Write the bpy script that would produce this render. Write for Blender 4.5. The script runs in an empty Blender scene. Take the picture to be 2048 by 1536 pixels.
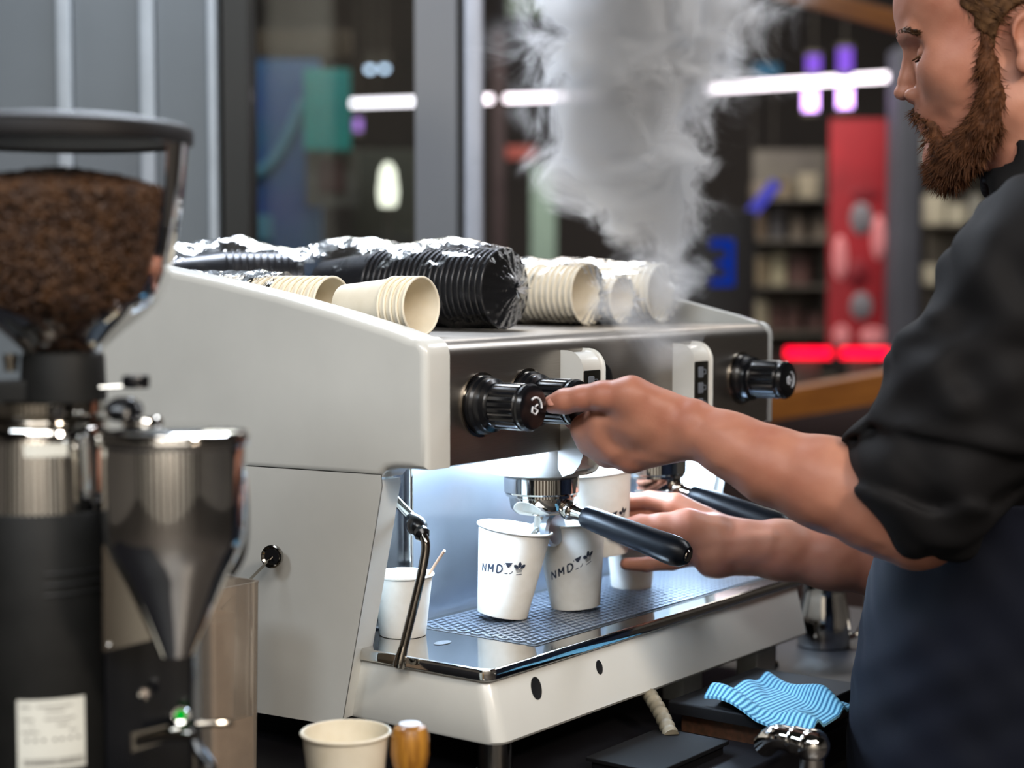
import bpy, math, random
import numpy as np
import openvdb
from mathutils import Matrix, Vector

random.seed(7); rng = np.random.default_rng(7)
SC = bpy.context.scene
COL = SC.collection
R = math.radians

# ------------------------------------------------------------------ camera
FPX = 3400.0                                   # focal length in pixels of the 2048 px wide frame
HEAD, PITCH = R(37.0), math.atan(223 / 3400)
CAM = np.array([-1.3194, -1.0738, 1.41])
CF = np.array([math.cos(HEAD) * math.cos(PITCH), math.sin(HEAD) * math.cos(PITCH), -math.sin(PITCH)])
CR = np.array([math.sin(HEAD), -math.cos(HEAD), 0.0])
CU = np.cross(CR, CF)
cam = bpy.data.cameras.new('camera'); camo = bpy.data.objects.new('camera', cam); COL.objects.link(camo)
cam.sensor_width = 36.0; cam.lens = FPX / 2048 * 36.0; cam.clip_start = .05; cam.clip_end = 60
camo.matrix_world = Matrix(((CR[0], CU[0], -CF[0], CAM[0]), (CR[1], CU[1], -CF[1], CAM[1]), (CR[2], CU[2], -CF[2], CAM[2]), (0, 0, 0, 1)))
cam.dof.use_dof = True; cam.dof.focus_distance = 1.82; cam.dof.aperture_fstop = 2.9
SC.camera = camo

# ------------------------------------------------------------------ world, lights, exposure
w = bpy.data.worlds.new('world'); SC.world = w; w.use_nodes = True
w.node_tree.nodes['Background'].inputs[0].default_value = (.50, .56, .64, 1)
w.node_tree.nodes['Background'].inputs[1].default_value = .22
SC.view_settings.view_transform = 'Standard'; SC.view_settings.look = 'None'
SC.view_settings.exposure = -0.22; SC.view_settings.gamma = 1.0; SC.view_settings.use_curve_mapping = False
SC.cycles.use_denoising = True
SC.cycles.max_bounces = 10; SC.cycles.transparent_max_bounces = 24; SC.cycles.volume_bounces = 2
SC.cycles.volume_step_rate = .28; SC.cycles.volume_max_steps = 256
SC.cycles.sample_clamp_indirect = 6.0
SC.cycles.caustics_reflective = False; SC.cycles.caustics_refractive = False

def area_light(name, loc, target, size, power, color, size_y=None):
    l = bpy.data.lights.new(name, 'AREA'); l.energy = power; l.color = color; l.size = size
    if size_y: l.shape = 'RECTANGLE'; l.size_y = size_y
    o = bpy.data.objects.new(name, l); COL.objects.link(o); o.location = loc
    d = Vector(target) - Vector(loc); o.rotation_euler = d.to_track_quat('-Z', 'Y').to_euler()
    return o
area_light('key_fill_light', (-1.9, -.2, 2.7), (0, .1, 1.1), 1.2, 28, (.84, .92, 1), .4)
area_light('key_fill_light', (-.75, -2.3, 2.6), (.25, 0, 1.0), .28, 42, (1, .87, .74), .28)
area_light('key_fill_light', (1.7, -.75, 2.8), (.5, -.1, 1.1), .8, 22, (.92, .95, 1), .4)  # unseen light added at front right to lift the shadowed far side panel
area_light('key_fill_light', (.95, 1.1, 2.9), (.4, 0, 1.3), 1.0, 74, (.80, .88, 1), .4)  # unseen light behind the machine, raised to brighten the steam
area_light('key_fill_light', (.3, 2.0, 3.3), (1.2, 3.4, 1.6), 1.2, 30, (.88, .94, 1), .5)  # unseen light added for the grey boarded partition
area_light('key_fill_light', (-2.6, -2.2, 3.7), (-2.8, -2.4, 0), 3.0, 220, (1, .97, .93), 2.0)  # unseen fill added behind the camera for general ambient light
area_light('key_fill_light', (-4.19, -3.24, 3.7), (-5.15, -3.96, 1.2), 3.0, 260, (1, .96, .9), .5)  # added wash on the piers so the chrome reflects bright stripes
area_light('key_fill_light', (2.19, 2.58, 3.3), (3.09, 3.38, 1.6), .6, 20, (.88, .95, 1), .4)  # added light aimed at the mural to brighten it behind the window
area_light('key_fill_light', (4.6, 3.0, 3.8), (5.0, 3.4, 0), 4.0, 270, (1, .92, .84), 2.0)  # large unseen fill added to brighten the hall background

# ------------------------------------------------------------------ pixel -> place helpers
def ray(x, y): return CF + (x - 1024) / FPX * CR - (y - 768) / FPX * CU
def on(ax, v, x, y):
    d = ray(x, y); return CAM + (v - CAM[ax]) / d[ax] * d
def pX(v, x, y): return on(0, v, x, y)
def pY(v, x, y): return on(1, v, x, y)
def pZ(v, x, y): return on(2, v, x, y)
def pD(d, x, y): return CAM + d * ray(x, y)

# ------------------------------------------------------------------ materials
def lin(c):
    if isinstance(c, str): c = [int(c[i:i + 2], 16) / 255 for i in (0, 2, 4)]
    return tuple((x / 12.92 if x <= .04045 else ((x + .055) / 1.055) ** 2.4) for x in c) + (1,)
MATS = {}
def mat(name, color, rough=.5, metal=0, mottle=None, scale=20, bump=0, bscale=200, bdist=.0005, spec=None, sss=0, coat=0, trans=0, stretch=None, emit=None, estr=0, alpha=1):
    m = bpy.data.materials.new(name); m.use_nodes = True; nt = m.node_tree; N = nt.nodes; L = nt.links
    b = N['Principled BSDF']; b.inputs['Base Color'].default_value = lin(color)
    b.inputs['Roughness'].default_value = rough; b.inputs['Metallic'].default_value = metal
    if spec is not None: b.inputs['Specular IOR Level'].default_value = spec
    if coat: b.inputs['Coat Weight'].default_value = coat; b.inputs['Coat Roughness'].default_value = .04
    if trans: b.inputs['Transmission Weight'].default_value = trans
    if sss:
        b.inputs['Subsurface Weight'].default_value = sss; b.inputs['Subsurface Radius'].default_value = (1, .35, .2); b.inputs['Subsurface Scale'].default_value = .006
    if emit: b.inputs['Emission Color'].default_value = lin(emit); b.inputs['Emission Strength'].default_value = estr
    tc = N.new('ShaderNodeTexCoord'); mp = N.new('ShaderNodeMapping'); L.new(tc.outputs['Object'], mp.inputs[0])
    if stretch: mp.inputs['Scale'].default_value = stretch
    nz = N.new('ShaderNodeTexNoise'); nz.inputs['Scale'].default_value = scale; nz.inputs['Detail'].default_value = 4; L.new(mp.outputs[0], nz.inputs['Vector'])
    if mottle is None: mottle = tuple(min(1, x * 1.04 + .004) for x in ([int(color[i:i + 2], 16) / 255 for i in (0, 2, 4)] if isinstance(color, str) else color))
    mx = N.new('ShaderNodeMix'); mx.data_type = 'RGBA'; mx.inputs[6].default_value = lin(color); mx.inputs[7].default_value = lin(mottle)
    cr = N.new('ShaderNodeMapRange'); cr.inputs[1].default_value = .35; cr.inputs[2].default_value = .65
    L.new(nz.outputs[0], cr.inputs[0]); L.new(cr.outputs[0], mx.inputs[0]); L.new(mx.outputs[2], b.inputs['Base Color'])
    if bump:
        n2 = N.new('ShaderNodeTexNoise'); n2.inputs['Scale'].default_value = bscale; n2.inputs['Detail'].default_value = 3; L.new(mp.outputs[0], n2.inputs['Vector'])
        bp = N.new('ShaderNodeBump'); bp.inputs['Strength'].default_value = bump; bp.inputs['Distance'].default_value = bdist
        L.new(n2.outputs[0], bp.inputs['Height']); L.new(bp.outputs[0], b.inputs['Normal'])
    MATS[name] = m; return m
def glow(name, color, strength):
    m = bpy.data.materials.new(name); m.use_nodes = True; N = m.node_tree.nodes; N.clear()
    e = N.new('ShaderNodeEmission'); e.inputs[0].default_value = lin(color); e.inputs[1].default_value = strength
    o = N.new('ShaderNodeOutputMaterial'); m.node_tree.links.new(e.outputs[0], o.inputs[0]); MATS[name] = m; return m
def clear(name, tint, refl_rough=.05, ior=1.45, bump=0, bscale=60, bdist=.003, haze=0, hazecol=(.9, .9, .92)):
    m = bpy.data.materials.new(name); m.use_nodes = True; nt = m.node_tree; N = nt.nodes; L = nt.links; N.clear()
    out = N.new('ShaderNodeOutputMaterial'); t = N.new('ShaderNodeBsdfTransparent'); t.inputs[0].default_value = tint + (1,)
    g = N.new('ShaderNodeBsdfGlossy'); g.inputs['Roughness'].default_value = refl_rough
    fr = N.new('ShaderNodeFresnel'); fr.inputs[0].default_value = ior; mx = N.new('ShaderNodeMixShader')
    L.new(fr.outputs[0], mx.inputs[0]); L.new(g.outputs[0], mx.inputs[2])
    base = t.outputs[0]
    if haze:
        d = N.new('ShaderNodeBsdfDiffuse'); d.inputs[0].default_value = hazecol + (1,); m2 = N.new('ShaderNodeMixShader'); m2.inputs[0].default_value = haze
        L.new(t.outputs[0], m2.inputs[1]); L.new(d.outputs[0], m2.inputs[2]); base = m2.outputs[0]
    L.new(base, mx.inputs[1]); L.new(mx.outputs[0], out.inputs[0])
    if bump:
        tc = N.new('ShaderNodeTexCoord'); n2 = N.new('ShaderNodeTexNoise'); n2.inputs['Scale'].default_value = bscale; n2.inputs['Detail'].default_value = 3; n2.inputs['Distortion'].default_value = 1.2
        L.new(tc.outputs['Object'], n2.inputs['Vector']); bp = N.new('ShaderNodeBump'); bp.inputs['Strength'].default_value = bump; bp.inputs['Distance'].default_value = bdist
        L.new(n2.outputs[0], bp.inputs['Height'])
        for s in (fr, g): L.new(bp.outputs[0], s.inputs['Normal'])
    MATS[name] = m; return m

CREAM = mat('cream_enamel', 'c8c8c3', .32, 0, scale=6, coat=.25, bump=.15, bscale=900, bdist=.0001)
STEEL = mat('brushed_steel', '9a948d', .36, 1, scale=30, stretch=(1, 1, 40), bump=.1, bscale=300, bdist=.0001)
SPLASH = mat('splash_steel', 'b4bcc8', .3, 1, scale=14, bump=.12, bscale=30, bdist=.0006)
CHROME = mat('chrome', 'd8d6d2', .06, 1, scale=8)
DKCHROME = mat('dark_chrome', '8f8a82', .1, 1, scale=8)
BLACK = mat('black_plastic', '0c0d10', .22, 0, scale=30)
MATTE = mat('black_matte', '111110', .55, 0, mottle='161615', scale=40, bump=.3, bscale=900, bdist=.0002, spec=.22)
HANDLE = mat('handle_black', '04070d', .36, 0, scale=30, spec=.22)
DARK = mat('dark_void', '070708', .6, 0)
PAPER = mat('paper_white', 'eceae4', .55, 0, mottle='e4e1d9', scale=60, bump=.1, bscale=600, bdist=.0001, sss=0)
PAPERI = mat('paper_ivory', 'ece3cf', .55, 0, mottle='e6dcc6', scale=60, bump=.1, bscale=600, bdist=.0001)
BLACKCUP = mat('black_paper', '0e0f13', .3, 0, scale=50, bump=.2, bscale=300, bdist=.0003)
INK = mat('print_ink', '101828', .6, 0)
FILM = clear('plastic_film', (.98, .985, 1), .12, 1.18, bump=.6, bscale=45, bdist=.005, haze=.03)
FILMD = clear('plastic_film_dark', (.97, .975, 1), .12, 1.14, bump=.7, bscale=55, bdist=.005, haze=.008)
HOPPER = clear('hopper_plastic', (.96, .955, .96), .05, 1.2, haze=.004)
GLASS = clear('window_glass', (.86, .9, .9), .02, 1.3)
BEAN = mat('roasted_bean', '301c0d', .4, 0, mottle='4c3015', scale=90, spec=.3)
WOOD = mat('beech_wood', 'b9812f', .42, 0, mottle='8e5c1e', scale=25, stretch=(6, 6, 1), coat=.4)
STICK = mat('white_sticker', 'e8eaf2', .5)
LABEL = mat('paper_label', 'cfcfc6', .5, 0)
GREYINK = mat('grey_ink', '6d6a66', .6)
BLUEINK = mat('blue_ink', '3a4a9a', .6)
COUNTER = mat('dark_counter', '0d0c0f', .5, 0, mottle='141316', scale=18, bump=.2, bscale=200, spec=.2)
DULL = mat('dull_black', '09090b', .65, 0, spec=.15)
BROWN = mat('brown_wood', '4a2c1c', .5, 0, mottle='33200f', scale=20, stretch=(1, 8, 8))
LIDM = mat('hopper_lid', '120f0f', .55, 0, bump=.1, bscale=500, bdist=.0002, spec=.2)
POWDER = mat('dusty_plastic', 'b09880', .6, 0, mottle='8c745c', scale=18, bump=.3, bscale=80)
HOSE = mat('hose_plastic', '8d8573', .5, 0, mottle='6d6656', scale=40)
SKIN = mat('skin', 'ad7862', .5, 0, mottle='9c6450', scale=16, bump=.35, bscale=420, bdist=.0004, sss=.12, spec=.35)
NAIL = mat('nail', 'c58a78', .3)
HAIR = mat('brown_hair', '402b1b', .7, 0, mottle='5c4129', scale=120, spec=.15)
BEARD = mat('red_brown_beard', '3d2415', .7, 0, mottle='5a3822', scale=90, spec=.15)
SHIRT = mat('charcoal_shirt', '0e0d0e', .8, 0, mottle='131213', scale=8, bump=.35, bscale=1200, bdist=.0004, spec=.2)
APRON = mat('navy_apron', '060a15', .85, 0, mottle='090d1a', scale=10, bump=.5, bscale=1400, bdist=.0004, spec=.2)
TROUSER = mat('dark_trousers', '15161a', .85)

# ------------------------------------------------------------------ geometry collector
class G:
    def __init__(s): s.v = []; s.f = []
    def add(s, vs, fs, M=None):
        o = len(s.v)
        for p in vs: s.v.append(tuple(M @ Vector(p)) if M is not None else tuple(p))
        s.f += [tuple(i + o for i in f) for f in fs]; return s
    def box(s, a, b, M=None, bev=0):
        (x0, y0, z0), (x1, y1, z1) = a, b
        if bev:
            return s.plate(rrect(x0, y0, x1, y1, bev, 3), z0, z1, bev * .6, M=M)
        vs = [(x, y, z) for z in (z0, z1) for y in (y0, y1) for x in (x0, x1)]
        return s.add(vs, [(0, 2, 3, 1), (4, 5, 7, 6), (0, 1, 5, 4), (2, 6, 7, 3), (0, 4, 6, 2), (1, 3, 7, 5)], M)
    def rev(s, prof, n=40, M=None, flute=None):
        vs, rings = [], []
        for k, (r, z) in enumerate(prof):
            if r < 1e-6: rings.append([len(vs)]); vs.append((0, 0, z)); continue
            ring = []
            for i in range(n):
                a = 2 * math.pi * i / n; rr = r
                if flute and flute[0] <= k <= flute[1]: rr = r - (flute[3] if (i % flute[2]) == 0 else 0)
                ring.append(len(vs)); vs.append((rr * math.cos(a), rr * math.sin(a), z))
            rings.append(ring)
        fs = []
        for A, B in zip(rings, rings[1:]):
            if len(A) == 1 and len(B) == 1: continue
            for i in range(n):
                j = (i + 1) % n
                if len(A) == 1: fs.append((A[0], B[j], B[i]))
                elif len(B) == 1: fs.append((A[i], A[j], B[0]))
                else: fs.append((A[i], A[j], B[j], B[i]))
        return s.add(vs, fs, M)
    def tube(s, pts, rad, n=14, cap=True, M=None):
        P = [Vector(p) for p in pts]; k = len(P)
        rad = rad if hasattr(rad, '__len__') else [rad] * k
        vs, fs = [], []; up = None
        for i in range(k):
            t = (P[min(i + 1, k - 1)] - P[max(i - 1, 0)]).normalized()
            if up is None: up = Vector((0, 0, 1)) if abs(t.z) < .9 else Vector((1, 0, 0))
            side = t.cross(up).normalized(); up = side.cross(t).normalized()
            for j in range(n):
                a = 2 * math.pi * j / n; vs.append(tuple(P[i] + rad[i] * (math.cos(a) * side + math.sin(a) * up)))
        for i in range(k - 1):
            for j in range(n):
                q = (j + 1) % n; fs.append((i * n + j, i * n + q, (i + 1) * n + q, (i + 1) * n + j))
        if cap: fs += [tuple(range(n - 1, -1, -1)), tuple(range((k - 1) * n, k * n))]
        return s.add(vs, fs, M)
    def plate(s, poly, h0, h1, r=0, r0=0, steps=4, M=None):
        """poly (u,v) counter-clockwise, extruded from h0 to h1, rounded at the h1 end by r and at h0 by r0"""
        P = np.array(poly, float); n = len(P)
        e0 = P - np.roll(P, 1, 0); e1 = np.roll(P, -1, 0) - P
        n0 = np.stack([e0[:, 1], -e0[:, 0]], 1); n1 = np.stack([e1[:, 1], -e1[:, 0]], 1)
        n0 /= np.linalg.norm(n0, axis=1)[:, None] + 1e-12; n1 /= np.linalg.norm(n1, axis=1)[:, None] + 1e-12
        m = n0 + n1; m /= (np.linalg.norm(m, axis=1)[:, None] + 1e-12); c = np.clip((m * n1).sum(1), .4, 1)
        m = m / c[:, None]
        rings = []; sg = 1 if h1 > h0 else -1
        if r0: rings += [(r0 * (1 - math.sin(t)), h0 + sg * r0 * (1 - math.cos(t))) for t in np.linspace(0, math.pi / 2, steps + 1)]
        else: rings.append((0, h0))
        if r: rings += [(r * (1 - math.cos(t)), h1 - sg * r * (1 - math.sin(t))) for t in np.linspace(0, math.pi / 2, steps + 1)] + [(r * 1.12 + .0002, h1)]
        else: rings.append((0, h1))
        vs = []
        for ins, h in rings:
            Q = P - m * ins; vs += [(q[0], q[1], h) for q in Q]
        fs = []
        for k in range(len(rings) - 1):
            for i in range(n):
                j = (i + 1) % n; fs.append((k * n + i, k * n + j, (k + 1) * n + j, (k + 1) * n + i))
        fs += [tuple(range(n - 1, -1, -1)), tuple(range((len(rings) - 1) * n, len(rings) * n))]
        return s.add(vs, fs, M)
    def ball(s, c, r, n=20, M=None):
        r = r if hasattr(r, '__len__') else (r, r, r); k = n // 2
        prof = [(math.sin(math.pi * i / k), -math.cos(math.pi * i / k)) for i in range(k + 1)]; prof[0] = (0, -1); prof[-1] = (0, 1)
        T = Matrix.Translation(c) @ Matrix.Diagonal((*r, 1))
        return s.rev(prof, n, (M @ T) if M is not None else T)
    def mesh(s, name, m, smooth=35):
        me = bpy.data.meshes.new(name); me.from_pydata(s.v, [], s.f); me.update()
        if smooth:
            me.polygons.foreach_set('use_smooth', [True] * len(me.polygons)); me.set_sharp_from_angle(angle=R(smooth))
        if m: me.materials.append(m)
        return me
def rrect(x0, y0, x1, y1, r, n=4):
    out = []
    for cx, cy, a in ((x1 - r, y0 + r, -90), (x1 - r, y1 - r, 0), (x0 + r, y1 - r, 90), (x0 + r, y0 + r, 180)):
        for k in range(n + 1):
            t = R(a + 90 * k / n); out.append((cx + r * math.cos(t), cy + r * math.sin(t)))
    return out
def frame(o, xa, ya, za):
    return Matrix(((xa[0], ya[0], za[0], o[0]), (xa[1], ya[1], za[1], o[1]), (xa[2], ya[2], za[2], o[2]), (0, 0, 0, 1)))
AX = lambda o=(0, 0, 0): frame(o, (0, 1, 0), (0, 0, 1), (1, 0, 0))          # plate (u,v,h) -> (Y,Z,X)
AYN = lambda o=(0, 0, 0): frame(o, (1, 0, 0), (0, 0, 1), (0, -1, 0))        # plate (u,v,h) -> (X,Z,-Y): faces the barista
def along(a, b):
    q = (Vector(b) - Vector(a)).to_track_quat('Z', 'Y').to_matrix().to_4x4(); return Matrix.Translation(a) @ q

# ------------------------------------------------------------------ objects
def tag(o, label=None, cat=None, group=None, kind=None):
    if label: o['label'] = label
    if cat: o['category'] = cat
    if group: o['group'] = group
    if kind: o['kind'] = kind
    return o
def thing(name, label, cat, loc=(0, 0, 0), group=None, rot=None):
    o = bpy.data.objects.new(name, None); COL.objects.link(o); o.location = loc; o.empty_display_size = .05
    if rot: o.rotation_euler = rot
    return tag(o, label, cat, group)
def obj(name, g, m, parent=None, world=False, smooth=35, loc=None, mesh=None):
    me = mesh or g.mesh(name, m, smooth)
    o = bpy.data.objects.new(name, me); COL.objects.link(o)
    if parent:
        o.parent = parent
        if world and parent.parent is None: o.location = -parent.location
    if loc is not None: o.location = loc
    return o
def P(name, g, m, parent, label=None, smooth=35):      # a part given in world coordinates
    o = obj(name, g, m, parent, True, smooth)
    if label: o['label'] = label
    return o
def copy_tree(o, parent=None):
    c = o.copy(); COL.objects.link(c); c.parent = parent
    for ch in o.children: copy_tree(ch, c)
    return c

# ================================================================== the setting: a mall hall around the coffee kiosk
FH = np.array([math.cos(HEAD), math.sin(HEAD), 0.0])
HALL_ROT = (0, 0, HEAD - math.pi / 2)                       # hall axes: x to the right of the photo, y away from it
HALL = frame((CAM[0], CAM[1], 0), tuple(CR), tuple(FH), (0, 0, 1))
def hall(px, py, d):                                        # pixel at hall depth d -> hall coordinates
    r = ray(px, py); t = d / (r @ FH); return (t * (r @ CR), d, CAM[2] + t * r[2])
def hroot(x, y, z): return tuple(HALL @ Vector((x, y, z)))
def hbox(name, px0, py0, px1, py1, d, thick, m, label=None, cat=None, group=None, kind=None, parent=None, bev=.004, out=0):
    a = hall(px0, py1, d); b = hall(px1, py0, d); wd, ht = b[0] - a[0], b[2] - a[2]
    if out: d -= out
    g = G().box((-wd / 2, 0, 0), (wd / 2, thick, ht), bev=min(bev, wd / 3, thick / 3))
    c = ((a[0] + b[0]) / 2, d, a[2])
    if parent is None:
        o = obj(name, g, m, loc=hroot(*c)); o.rotation_euler = HALL_ROT
    else:
        pl = HALL.inverted() @ Vector(parent.location) if parent.parent is None else None
        base = Vector(parent['_h']); o = obj(name, g, m, parent, loc=Vector(c) - base)
    o['_h'] = c
    return tag(o, label, cat, group, kind)
WALLG = mat('wall_grey_board', '727a80', .6, 0, mottle='6c747a', scale=3)
BATTEN = mat('wall_batten', 'a3abb2', .45, 0)
DKFRAME = mat('window_frame_dark', '12130f', .5)
PILLAR = mat('pillar_grey', '7a7d83', .55, 0, mottle='7d8084', scale=3)
PILLARL = mat('pillar_edge', 'a9adb8', .45)
HALLDK = mat('hall_dark', '2a2624', .8, 0, mottle='332e2b', scale=1.5)
HALLCEIL = mat('hall_ceiling', '2b2c2b', .8)
HALLFL = mat('hall_floor', '3a3634', .35, 0, mottle='45403c', scale=2)
KIOSKW = mat('kiosk_wall', 'e2dcd0', .6, 0, mottle='d5cfc4', scale=2)

def hstruct(name, a, b, m, parent=None):
    g = G().box(a, b); o = obj(name, g, m, parent)
    if parent is None: o.matrix_world = HALL; o['_h'] = (0, 0, 0)
    o['kind'] = 'structure'; return o
fl = hstruct('floor', (-7, -5, -.1), (7, 12, 0), HALLFL)
ce = hstruct('ceiling', (-7, -5, 3.9), (7, 12, 4.0), HALLCEIL)
hstruct('wall_back', (-7, 11.6, 0), (7, 11.8, 3.9), HALLDK)
WALLP = mat('hall_wall_pale', '8f8a84', .7, 0, mottle='857f79', scale=1.5)
hstruct('wall_right', (6.8, -5, 0), (7, 12, 3.9), WALLP)
hstruct('wall_side', (-7, -5, 0), (-6.8, 12, 3.9), WALLP)
wf = hstruct('wall_front', (-7, -5, 0), (7, -4.8, 3.9), mat('shopfront_brown', '4a3f36', .6, 0, mottle='5a4c40', scale=2))
for k, x in enumerate(np.arange(-6.2, 6, 1.15)):             # pale shopfront piers behind the photographer, seen in the chrome
    obj('pier', G().box((x, -4.8, 0), (x + .42, -4.6, 3.4)), KIOSKW, wf)

# grey boarded partition beside the window
wl = hstruct('wall_left', (hall(-700, 0, 3.25)[0], 3.25, 0), (hall(436, 0, 3.25)[0], 3.4, 3.4), WALLG)
xs = [-700, -560, -395, -230, -55, 118, 283, 418]
for a, b in zip(xs, xs[1:]):
    x0, x1 = hall(a + 32, 0, 3.25)[0], hall(b - 2, 0, 3.25)[0]
    obj('panel', G().box((x0, 3.235, 0), (x1, 3.25, 3.4)), WALLG, wl)
    xb0, xb1 = hall(b, 0, 3.25)[0], hall(b + (28 if b < 400 else 16), 0, 3.25)[0]
    obj('batten', G().box((xb0, 3.222, 0), (xb1, 3.25, 3.4), bev=.003), BATTEN, wl)
wn = hstruct('window_1', (hall(446, 0, 3.25)[0], 3.24, 0), (hall(494, 0, 3.25)[0], 3.36, 3.4), DKFRAME)
xa, xb = hall(494, 0, 3.25)[0], hall(834, 0, 3.25)[0]
o = obj('window_pane', G().box((xa, 3.30, .25), (xb, 3.308, 3.3)), GLASS, wn); o['label'] = 'clear glass pane'
obj('window_sill', G().box((xa, 3.26, .15), (xb, 3.36, .25), bev=.01), DKFRAME, wn)
tr = hstruct('trim_1', (hall(832, 0, 3.25)[0], 3.2, 0), (hall(914, 0, 3.25)[0], 3.42, 3.4), PILLAR)
obj('pillar_recess', G().box((hall(914, 0, 3.25)[0], 3.26, 0), (hall(932, 0, 3.25)[0], 3.42, 3.4)), PILLAR, tr)
obj('pillar_edge', G().box((hall(930, 0, 3.25)[0], 3.2, 0), (hall(964, 0, 3.25)[0], 3.42, 3.4), bev=.006), PILLARL, tr)

# ------------------------------------------------------------------ counter
cg = G().plate(rrect(-1.15, -.236, 1.05, .75, .01), .86, .90, .004)
co = thing('counter', 'dark worktop counter that carries the espresso machine and grinder', 'counter', (0, .2, 0))
P('worktop', cg, COUNTER, co)
body = G().box((-1.1, -.2, 0), (1.0, .7, .86), bev=.01); P('cabinet', body, COUNTER, co)

# ================================================================== espresso machine  (front plane Y=0, left side at X=-.035)
MZ = 1.342                                                   # cup tray on top
em = thing('espresso_machine', 'cream two-group espresso machine with steel front on dark counter', 'espresso machine', (.32, .25, .9))
def arc(cx, cy, r, a0, a1, n=6): return [(cx + r * math.cos(R(a0 + (a1 - a0) * k / n)), cy + r * math.sin(R(a0 + (a1 - a0) * k / n))) for k in range(n + 1)]
upper = [(0.0, 1.214)] + [(.02, 1.2137), (.040, 1.2133), (.052, 1.2115), (.058, 1.208), (.063, 1.2025), (.10, 1.2017), (.25, 1.1985), (.602, 1.191), (.606, 1.22), (.606, 1.38)] + arc(.58, 1.398, .026, 0, 80, 4) + \
        [(.5, 1.4275), (.418, 1.419), (.30, 1.402), (.205, 1.386), (.12, 1.369), (.05, 1.3535), (.028, 1.3475)] + arc(.018, 1.3275, .018, 80, 180, 5) + [(0, 1.30), (0, 1.26)]
def side(x_in, x_out, r, name):
    poly = list(reversed(upper)) if x_out < x_in else upper
    poly = upper
    s = G().plate(poly, x_in, x_out, r, M=AX()) if x_out > x_in else G().plate(poly, x_in, x_out, r, M=AX())
    return P(name, s, CREAM, em)
side(.002, -.035, .008, 'side_panel')
side(.664, .680, .005, 'side_panel')
leg = [(.604, .925), (.604, 1.188), (.25, 1.1955), (.066, 1.1995), (.0655, 1.195), (.075, 1.15), (.098, 1.05), (.122, .944)]
leg = leg[::-1]
for xi, xo in ((.002, -.034), (.664, .680)):
    P('lower_side_panel', G().plate([p for p in leg], xi, xo, .006, M=AX()), CREAM, em)
# steel front and cup tray in one rolled sheet
prof = [(.003, 1.2145), (0, 1.216)] + [(0, z) for z in (1.26, 1.30)] + arc(.016, 1.326, .016, 180, 92, 6) + [(.05, MZ), (.59, MZ), (.59, MZ - .004), (.05, MZ - .004), (.018, MZ - .006), (.006, 1.32), (.006, 1.2145)]
P('front_panel', G().plate(prof[::-1], .002, .664, 0, M=AX()), STEEL, em)
g = G().box((.19, -.0004, 1.2145), (.1945, .006, 1.323))
# rear casing, splash back and under-hood
P('rear_casing', G().box((.002, .17, .95), (.664, .6, MZ - .006)), STEEL, em)
P('splash_back', G().box((.118, .148, 1.012), (.664, .1695, 1.212)), SPLASH, em)
P('splash_side', G().box((.002, .156, 1.012), (.116, .1695, 1.212)), BLACK, em)
for x in (.006, .112): P('splash_trim', G().box((x, .146, 1.012), (x + .006, .157, 1.212), bev=.002), CHROME, em)
P('hood', G().box((.004, .008, 1.2165), (.662, .168, 1.225)), CREAM, em)
LEDS = glow('led_strip_glow', 'd6e6ff', 30)
for x0, x1 in ((.13, .355), (.38, .60)):
    P('led_strip', G().box((x0, .012, 1.2125), (x1, .018, 1.216)), LEDS, em)
def led(x, y, tx, ty, pw, sx, sy):
    l = area_light('hood_led', (x, y, 1.2135), (tx, ty, 1.0), sx, pw, (.58, .77, 1), sy); l.parent = em; l.location = Vector((x, y, 1.2115)) - em.location
led(.36, .085, .36, .08, 25, .58, .10)
# base and drip tray
base = rrect(-.012, -.058, .652, .60, .016, 6)
bg_ = G(); n_ = len(base); vs = []
rings = [(.941, .006, .012), (.943, .0015, .014), (.946, 0, .0145), (1.003, 0, 0), (1.006, .002, 0)]
for z, ins, fw in rings:
    for (x, y) in base:
        cx, cy = .32, .27
        vs.append((x + (ins if x < cx else -ins), y + (ins if y < cy else -ins) - (fw if y < 0 else 0), z))
fs = [(k * n_ + i, k * n_ + (i + 1) % n_, (k + 1) * n_ + (i + 1) % n_, (k + 1) * n_ + i) for k in range(len(rings) - 1) for i in range(n_)]
fs += [tuple(range(n_ - 1, -1, -1)), tuple(range((len(rings) - 1) * n_, len(rings) * n_))]
P('base_housing', bg_.add(vs, fs), CREAM, em)
for (px_, py_, rx, rz) in ((1075, 1377, .0085, .0118), (1201, 1335, .0056, .0078)):
    c = pY(-.064, px_, py_); yy = -.058 - .0145 * (1.003 - c[2]) / .057; tl = math.atan(.0145 / .057)
    fM = frame((c[0], yy, c[2]), (1, 0, 0), (0, math.sin(tl), math.cos(tl)), (0, -math.cos(tl), math.sin(tl))) @ Matrix.Diagonal((rx, rz, 1, 1))
    P('screw_hole', G().rev([(0, .0003), (.94, .0003), (1, .0005), (1, -.003)], 28, fM), DARK, em)
tray = rrect(-.016, -.0625, .656, .150, .014, 5)
dt = P('drip_tray', G().plate(tray, 1.0065, 1.019, .002, r0=.002, steps=3), CHROME, em, 'polished steel drip tray')
P('tray_well', G().plate(rrect(.10, -.035, .635, .135, .006), 1.0185, 1.0194, 0), DARK, dt)
gr = G(); y0, y1, x0, x1 = -.030, .130, .105, .630
ny = 17
for j in range(ny + 1):
    y = y0 + (y1 - y0) * j / ny; gr.box((x0, y - .0012, 1.0195), (x1, y + .0012, 1.0212))
for j in range(ny):
    y = y0 + (y1 - y0) * j / ny; yy = y0 + (y1 - y0) * (j + 1) / ny; off = .005 if j % 2 else 0
    x = x0 + off
    while x < x1:
        gr.box((x - .0012, y, 1.0196), (x + .0012, yy, 1.0210)); x += .0105
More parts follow.
